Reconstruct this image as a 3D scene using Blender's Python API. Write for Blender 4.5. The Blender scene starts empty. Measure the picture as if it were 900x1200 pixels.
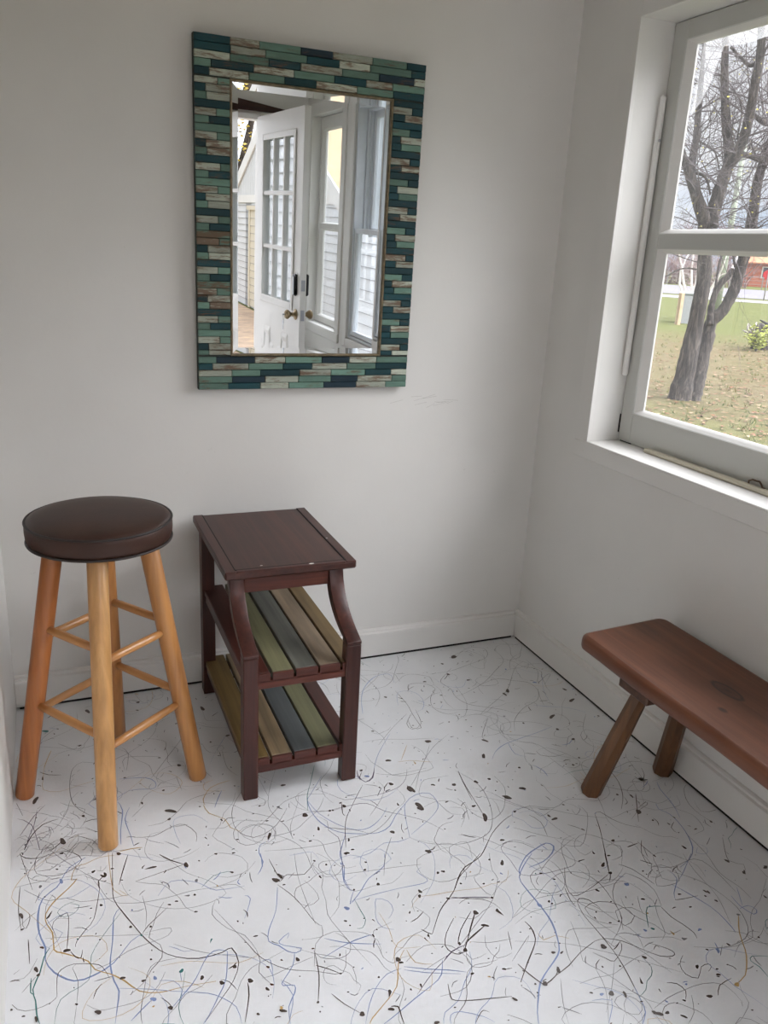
import bpy, math, random
from mathutils import Vector, Matrix
from mathutils import noise as mnoise
random.seed(7)
R = random.Random(11)
scene = bpy.context.scene
COL = scene.collection
def lin(c):
    c = c / 255.0
    return c / 12.92 if c <= 0.04045 else ((c + 0.055) / 1.055) ** 2.4
def rgb(r, g, b): return (lin(r), lin(g), lin(b), 1.0)
# ------------------------------------------------------------------ materials
def new_mat(name):
    m = bpy.data.materials.new(name); m.use_nodes = True
    nt = m.node_tree; nt.nodes.clear()
    out = nt.nodes.new('ShaderNodeOutputMaterial')
    b = nt.nodes.new('ShaderNodeBsdfPrincipled')
    nt.links.new(b.outputs[0], out.inputs[0])
    return m, nt, b, out
def N(nt, t, **kw):
    n = nt.nodes.new(t)
    for k, v in kw.items():
        if k in n.inputs: n.inputs[k].default_value = v
        else: setattr(n, k, v)
    return n
def coords(nt, scale=(1, 1, 1)):
    tc = N(nt, 'ShaderNodeTexCoord'); mp = N(nt, 'ShaderNodeMapping')
    mp.inputs['Scale'].default_value = scale
    nt.links.new(tc.outputs['Object'], mp.inputs[0]); return mp.outputs[0]
def ramp(nt, fac, stops):
    r = N(nt, 'ShaderNodeValToRGB'); e = r.color_ramp.elements
    e[0].position, e[0].color = stops[0]; e[1].position, e[1].color = stops[-1]
    for p, c in stops[1:-1]:
        x = e.new(p); x.color = c
    nt.links.new(fac, r.inputs[0]); return r.outputs[0]
def mix(nt, fac, a, b, mode='MIX'):
    m = N(nt, 'ShaderNodeMix', data_type='RGBA', blend_type=mode)
    for s, v in ((0, fac), (6, a), (7, b)):
        if hasattr(v, 'links') or isinstance(v, bpy.types.NodeSocket): nt.links.new(v, m.inputs[s])
        else: m.inputs[s].default_value = v
    return m.outputs[2]
def noise(nt, vec, scale, detail=4, rough=.55, dist=0):
    n = N(nt, 'ShaderNodeTexNoise'); n.inputs['Scale'].default_value = scale
    n.inputs['Detail'].default_value = detail; n.inputs['Roughness'].default_value = rough
    n.inputs['Distortion'].default_value = dist
    nt.links.new(vec, n.inputs['Vector']); return n.outputs['Fac']
def bump(nt, b, h, strength, dist=.002):
    n = N(nt, 'ShaderNodeBump'); n.inputs['Strength'].default_value = strength; n.inputs['Distance'].default_value = dist
    nt.links.new(h, n.inputs['Height']); nt.links.new(n.outputs[0], b.inputs['Normal'])
def plain(name, c, rough=.5, metal=0, var=.08, nscale=20, bmp=0):
    m, nt, b, o = new_mat(name); v = coords(nt)
    f = noise(nt, v, nscale)
    d = tuple(x * (1 - var) for x in c[:3]) + (1,); l = tuple(min(1, x * (1 + var)) for x in c[:3]) + (1,)
    nt.links.new(ramp(nt, f, [(.3, d), (.7, l)]), b.inputs['Base Color'])
    b.inputs['Roughness'].default_value = rough; b.inputs['Metallic'].default_value = metal
    if bmp: bump(nt, b, noise(nt, v, nscale * 3), bmp)
    return m
def wood(name, dark, mid, light, axis, scale=1.0, rough=.4, knots=(), spec=.5, coat=0, streak=.45, fine=1.0):
    m, nt, b, o = new_mat(name)
    s = [38 * scale] * 3; s[axis] = 2.2 * scale
    v = coords(nt, tuple(s)); f = noise(nt, v, 1.0, 6, .62, .6)
    s2 = [150 * scale * fine] * 3; s2[axis] = 3.5 * scale
    f2 = noise(nt, coords(nt, tuple(s2)), 1.0, 3, .5)
    c = ramp(nt, f, [(.28, dark), (.5, mid), (.72, light)])
    c = mix(nt, ramp(nt, f2, [(.35, (streak,) * 3 + (1,)), (.62, (0, 0, 0, 1))]), c, tuple(x * .62 for x in dark[:3]) + (1,))
    blot = noise(nt, coords(nt, (5, 5, 5)), 1.0, 2)
    c = mix(nt, ramp(nt, blot, [(.4, (0, 0, 0, 1)), (.7, (.35, .35, .35, 1))]), c, light)
    for (kp, kr, ks, kc) in knots:      # a knot in the board: rings stretched along the grain
        tc = N(nt, 'ShaderNodeTexCoord'); sub = N(nt, 'ShaderNodeVectorMath', operation='SUBTRACT'); sub.inputs[1].default_value = kp
        nt.links.new(tc.outputs['Object'], sub.inputs[0])
        ml = N(nt, 'ShaderNodeVectorMath', operation='MULTIPLY'); ml.inputs[1].default_value = ks
        nt.links.new(sub.outputs[0], ml.inputs[0])
        ln = N(nt, 'ShaderNodeVectorMath', operation='LENGTH'); nt.links.new(ml.outputs[0], ln.inputs[0])
        k = ramp(nt, ln.outputs['Value'], kc)
        c = mix(nt, k, c, kr)
    nt.links.new(c, b.inputs['Base Color'])
    b.inputs['Roughness'].default_value = rough; b.inputs['Specular IOR Level'].default_value = spec
    b.inputs['Coat Weight'].default_value = coat; b.inputs['Coat Roughness'].default_value = .25
    bump(nt, b, f2, .12, .001)
    return m
def white_paint(name, c, rough=.5, scuffs=0.0, bmp=.15):
    m, nt, b, o = new_mat(name); v = coords(nt)
    f = noise(nt, v, 2.5, 3)
    d = tuple(x * .955 for x in c[:3]) + (1,)
    col = ramp(nt, f, [(.35, d), (.65, c)])
    if scuffs:
        g = noise(nt, coords(nt, (1, 1, 1)), 26, 6, .7)
        g2 = noise(nt, v, 3.1, 2)
        k = N(nt, 'ShaderNodeMath', operation='MULTIPLY'); 
        nt.links.new(ramp(nt, g, [(.66, (0, 0, 0, 1)), (.74, (scuffs, scuffs, scuffs, 1))]), k.inputs[0])
        nt.links.new(ramp(nt, g2, [(.5, (0, 0, 0, 1)), (.66, (1, 1, 1, 1))]), k.inputs[1])
        col = mix(nt, k.outputs[0], col, rgb(120, 112, 104))
    nt.links.new(col, b.inputs['Base Color']); b.inputs['Roughness'].default_value = rough
    bump(nt, b, noise(nt, v, 60, 4), bmp, .002)
    return m
def thin_glass(name, tint=(1, 1, 1, 1), ior=1.5, dust=0.0):
    m, nt, b, o = new_mat(name); nt.nodes.remove(b)
    t = N(nt, 'ShaderNodeBsdfTransparent'); t.inputs[0].default_value = tint
    g = N(nt, 'ShaderNodeBsdfGlossy'); g.inputs['Roughness'].default_value = .01; g.inputs['Color'].default_value = (.95, .97, 1, 1)
    ge = N(nt, 'ShaderNodeNewGeometry'); dp = N(nt, 'ShaderNodeVectorMath', operation='DOT_PRODUCT')
    nt.links.new(ge.outputs['Normal'], dp.inputs[0]); nt.links.new(ge.outputs['Incoming'], dp.inputs[1])
    ab = N(nt, 'ShaderNodeMath', operation='ABSOLUTE'); nt.links.new(dp.outputs['Value'], ab.inputs[0])
    om = N(nt, 'ShaderNodeMath', operation='SUBTRACT'); om.inputs[0].default_value = 1; nt.links.new(ab.outputs[0], om.inputs[1])
    pw = N(nt, 'ShaderNodeMath', operation='POWER'); nt.links.new(om.outputs[0], pw.inputs[0]); pw.inputs[1].default_value = 5
    r0 = ((ior - 1) / (ior + 1)) ** 2
    fr = N(nt, 'ShaderNodeMath', operation='MULTIPLY_ADD'); nt.links.new(pw.outputs[0], fr.inputs[0]); fr.inputs[1].default_value = 1 - r0; fr.inputs[2].default_value = r0
    mx = N(nt, 'ShaderNodeMixShader'); nt.links.new(fr.outputs[0], mx.inputs[0])
    nt.links.new(t.outputs[0], mx.inputs[1]); nt.links.new(g.outputs[0], mx.inputs[2])
    last = mx.outputs[0]
    if dust:
        df = N(nt, 'ShaderNodeBsdfTranslucent'); df.inputs[0].default_value = (.9, .9, .92, 1)
        m2 = N(nt, 'ShaderNodeMixShader')
        f = noise(nt, coords(nt), 4, 5)
        nt.links.new(ramp(nt, f, [(.3, (dust * .5,) * 3 + (1,)), (.75, (dust * 1.6,) * 3 + (1,))]), m2.inputs[0])
        nt.links.new(last, m2.inputs[1]); nt.links.new(df.outputs[0], m2.inputs[2]); last = m2.outputs[0]
    nt.links.new(last, o.inputs[0]); return m
def attr_mat(name, rough=.5, distress=None, var=.25, grain=(60, 60, 60), spec=.4, bmp=.2):
    m, nt, b, o = new_mat(name)
    a = N(nt, 'ShaderNodeAttribute', attribute_name='Col')
    f = noise(nt, coords(nt, grain), 1.0, 5, .65, .3)
    k = ramp(nt, f, [(.3, (1 - var,) * 3 + (1,)), (.7, (1 + var * .4,) * 3 + (1,))])
    c = mix(nt, 1.0, a.outputs['Color'], k, 'MULTIPLY')
    if distress:
        g = noise(nt, coords(nt, tuple(x * .55 for x in grain)), 1.0, 6, .75, .2)
        th = N(nt, 'ShaderNodeMath', operation='ADD'); nt.links.new(g, th.inputs[0]); 
        al = N(nt, 'ShaderNodeMath', operation='MULTIPLY_ADD'); nt.links.new(a.outputs['Alpha'], al.inputs[0]); al.inputs[1].default_value = .22; al.inputs[2].default_value = -.16
        nt.links.new(al.outputs[0], th.inputs[1])
        c = mix(nt, ramp(nt, th.outputs[0], [(.52, (0, 0, 0, 1)), (.62, (.85, .85, .85, 1))]), c, distress)
    nt.links.new(c, b.inputs['Base Color']); b.inputs['Roughness'].default_value = rough; b.inputs['Specular IOR Level'].default_value = spec
    if bmp: bump(nt, b, f, bmp, .001)
    return m
# ------------------------------------------------------------------ mesh building
class MB:
    def __init__(s): s.v = []; s.f = []; s.mi = []; s.c = []; s.sm = []
    def face(s, idx, mi=0, c=(1, 1, 1, 1), sm=False): s.f.append(idx); s.mi.append(mi); s.c.append(c); s.sm.append(sm)
    def add(s, verts, faces, mi=0, c=(1, 1, 1, 1), sm=False):
        o = len(s.v); s.v += [tuple(p) for p in verts]
        for f in faces: s.face([o + i for i in f], mi, c, sm)
    def box(s, a, b, mi=0, c=(1, 1, 1, 1), bev=0, M=None):
        x0, y0, z0 = (min(a[i], b[i]) for i in range(3)); x1, y1, z1 = (max(a[i], b[i]) for i in range(3))
        if bev <= 0:
            vs = [(x, y, z) for z in (z0, z1) for y in (y0, y1) for x in (x0, x1)]
            fs = [(0, 2, 3, 1), (4, 5, 7, 6), (0, 1, 5, 4), (2, 6, 7, 3), (0, 4, 6, 2), (1, 3, 7, 5)]
        else:
            e = min(bev, (x1 - x0) * .49, (y1 - y0) * .49, (z1 - z0) * .49)
            vs = []; idx = {}
            for ix in (0, 1):
                for iy in (0, 1):
                    for iz in (0, 1):
                        p = (x1 if ix else x0, y1 if iy else y0, z1 if iz else z0); sg = (-1 if ix else 1, -1 if iy else 1, -1 if iz else 1)
                        for k in range(3):
                            q = [p[j] + (sg[j] * e if j != k else 0) for j in range(3)]
                            idx[(ix, iy, iz, k)] = len(vs); vs.append(tuple(q))
            fs = []
            I = lambda *t: idx[t]
            for s_ in (0, 1):
                fs.append([I(s_, 0, 0, 0), I(s_, 1, 0, 0), I(s_, 1, 1, 0), I(s_, 0, 1, 0)])
                fs.append([I(0, s_, 0, 1), I(1, s_, 0, 1), I(1, s_, 1, 1), I(0, s_, 1, 1)])
                fs.append([I(0, 0, s_, 2), I(1, 0, s_, 2), I(1, 1, s_, 2), I(0, 1, s_, 2)])
            for i in (0, 1):
                for j in (0, 1):
                    fs.append([I(i, j, 0, 0), I(i, j, 1, 0), I(i, j, 1, 1), I(i, j, 0, 1)])
                    fs.append([I(i, 0, j, 0), I(i, 1, j, 0), I(i, 1, j, 2), I(i, 0, j, 2)])
                    fs.append([I(0, i, j, 1), I(1, i, j, 1), I(1, i, j, 2), I(0, i, j, 2)])
                    for k in (0, 1): fs.append([I(i, j, k, 0), I(i, j, k, 1), I(i, j, k, 2)])
            cx = Vector(((x0 + x1) / 2, (y0 + y1) / 2, (z0 + z1) / 2)); out = []
            for f in fs:
                P = [Vector(vs[i]) for i in f]; n = (P[1] - P[0]).cross(P[2] - P[0]); ctr = sum(P, Vector()) / len(P)
                out.append(f if n.dot(ctr - cx) > 0 else f[::-1])
            fs = out
        if M is not None: vs = [tuple(M @ Vector(q)) for q in vs]
        s.add(vs, fs, mi, c)
    def tube(s, pts, radii, seg=12, mi=0, c=(1, 1, 1, 1), cap=True, sm=True, round_end=0):
        P = [Vector(q) for q in pts]
        if isinstance(radii, (int, float)): radii = [radii] * len(P)
        radii = list(radii)
        if round_end:
            d = (P[0] - P[1]).normalized(); r = radii[0]; d2 = (P[-1] - P[-2]).normalized(); r2 = radii[-1]
            P = [P[0] - d * 0] + P[1:]
            P = [P[0], P[0] - d * round_end * .35, P[0] - d * round_end] + P[1:-1] + [P[-1] - d2 * round_end, P[-1] - d2 * round_end * .35, P[-1]]
            radii = [r - round_end, r - round_end * .35, r] + radii[1:-1] + [r2, r2 - round_end * .35, r2 - round_end]
        o = len(s.v); n = len(P); ref = None
        for i, q in enumerate(P):
            t = (P[min(i + 1, n - 1)] - P[max(i - 1, 0)]).normalized()
            if ref is None:
                ref = Vector((0, 0, 1)) if abs(t.z) < .9 else Vector((1, 0, 0))
            u = t.cross(ref).normalized(); w = u.cross(t).normalized(); ref = w
            for k in range(seg):
                a = 2 * math.pi * k / seg
                s.v.append(tuple(q + (u * math.cos(a) + w * math.sin(a)) * radii[i]))
        for i in range(n - 1):
            for k in range(seg):
                k2 = (k + 1) % seg
                s.face([o + i * seg + k, o + (i + 1) * seg + k, o + (i + 1) * seg + k2, o + i * seg + k2], mi, c, sm)
        if cap:
            s.face([o + k for k in range(seg)], mi, c); s.face([o + (n - 1) * seg + k for k in range(seg)][::-1], mi, c)
    def lathe(s, prof, seg=48, mi=0, c=(1, 1, 1, 1), center=(0, 0, 0), close=True):
        o = len(s.v); n = len(prof)
        for r, z in prof:
            for k in range(seg):
                a = 2 * math.pi * k / seg
                s.v.append((center[0] + r * math.cos(a), center[1] + r * math.sin(a), center[2] + z))
        for i in range(n - 1):
            for k in range(seg):
                k2 = (k + 1) % seg
                s.face([o + i * seg + k, o + i * seg + k2, o + (i + 1) * seg + k2, o + (i + 1) * seg + k], mi, c, True)
        if close:
            s.face([o + k for k in range(seg)][::-1], mi, c); s.face([o + (n - 1) * seg + k for k in range(seg)], mi, c)
    def prism(s, poly, a, b, axis=2, mi=0, c=(1, 1, 1, 1), sm=False):
        # poly of 2-D points in the two other axes, extruded from a to b along axis
        def P(q, h):
            r = [0, 0, 0]; o = [i for i in range(3) if i != axis]; r[o[0]], r[o[1]] = q; r[axis] = h; return tuple(r)
        n = len(poly); vs = [P(q, a) for q in poly] + [P(q, b) for q in poly]
        fs = [list(range(n))[::-1], list(range(n, 2 * n))] + [[i, (i + 1) % n, n + (i + 1) % n, n + i] for i in range(n)]
        s.add(vs, fs, mi, c, sm)
    def build(s, name, mats, parent=None, loc=None, fix=True):
        me = bpy.data.meshes.new(name); me.from_pydata(s.v, [], s.f); 
        for m in (mats if isinstance(mats, (list, tuple)) else [mats]): me.materials.append(m)
        me.polygons.foreach_set('material_index', s.mi); me.polygons.foreach_set('use_smooth', s.sm)
        ca = me.color_attributes.new('Col', 'FLOAT_COLOR', 'CORNER'); d = []
        for f, c in zip(s.f, s.c): d += list(c) * len(f)
        ca.data.foreach_set('color', d)
        me.update()
        if fix:
            import bmesh
            bm = bmesh.new(); bm.from_mesh(me); bmesh.ops.recalc_face_normals(bm, faces=bm.faces); bm.to_mesh(me); bm.free()
        o = bpy.data.objects.new(name, me); COL.objects.link(o)
        if parent: o.parent = parent
        if loc: o.location = loc
        return o
def tag(o, label, cat, group=None, kind=None):
    o['label'] = label; o['category'] = cat
    if group: o['group'] = group
    if kind: o['kind'] = kind
    return o
def thing(name, label, cat, loc=(0, 0, 0), rot=(0, 0, 0), group=None):
    o = bpy.data.objects.new(name, None); COL.objects.link(o); o.location = loc; o.rotation_euler = rot; o.empty_display_size = .1
    return tag(o, label, cat, group)
def struct(o, label=None):
    o['kind'] = 'structure'
    if label: o['label'] = label
    return o
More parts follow.
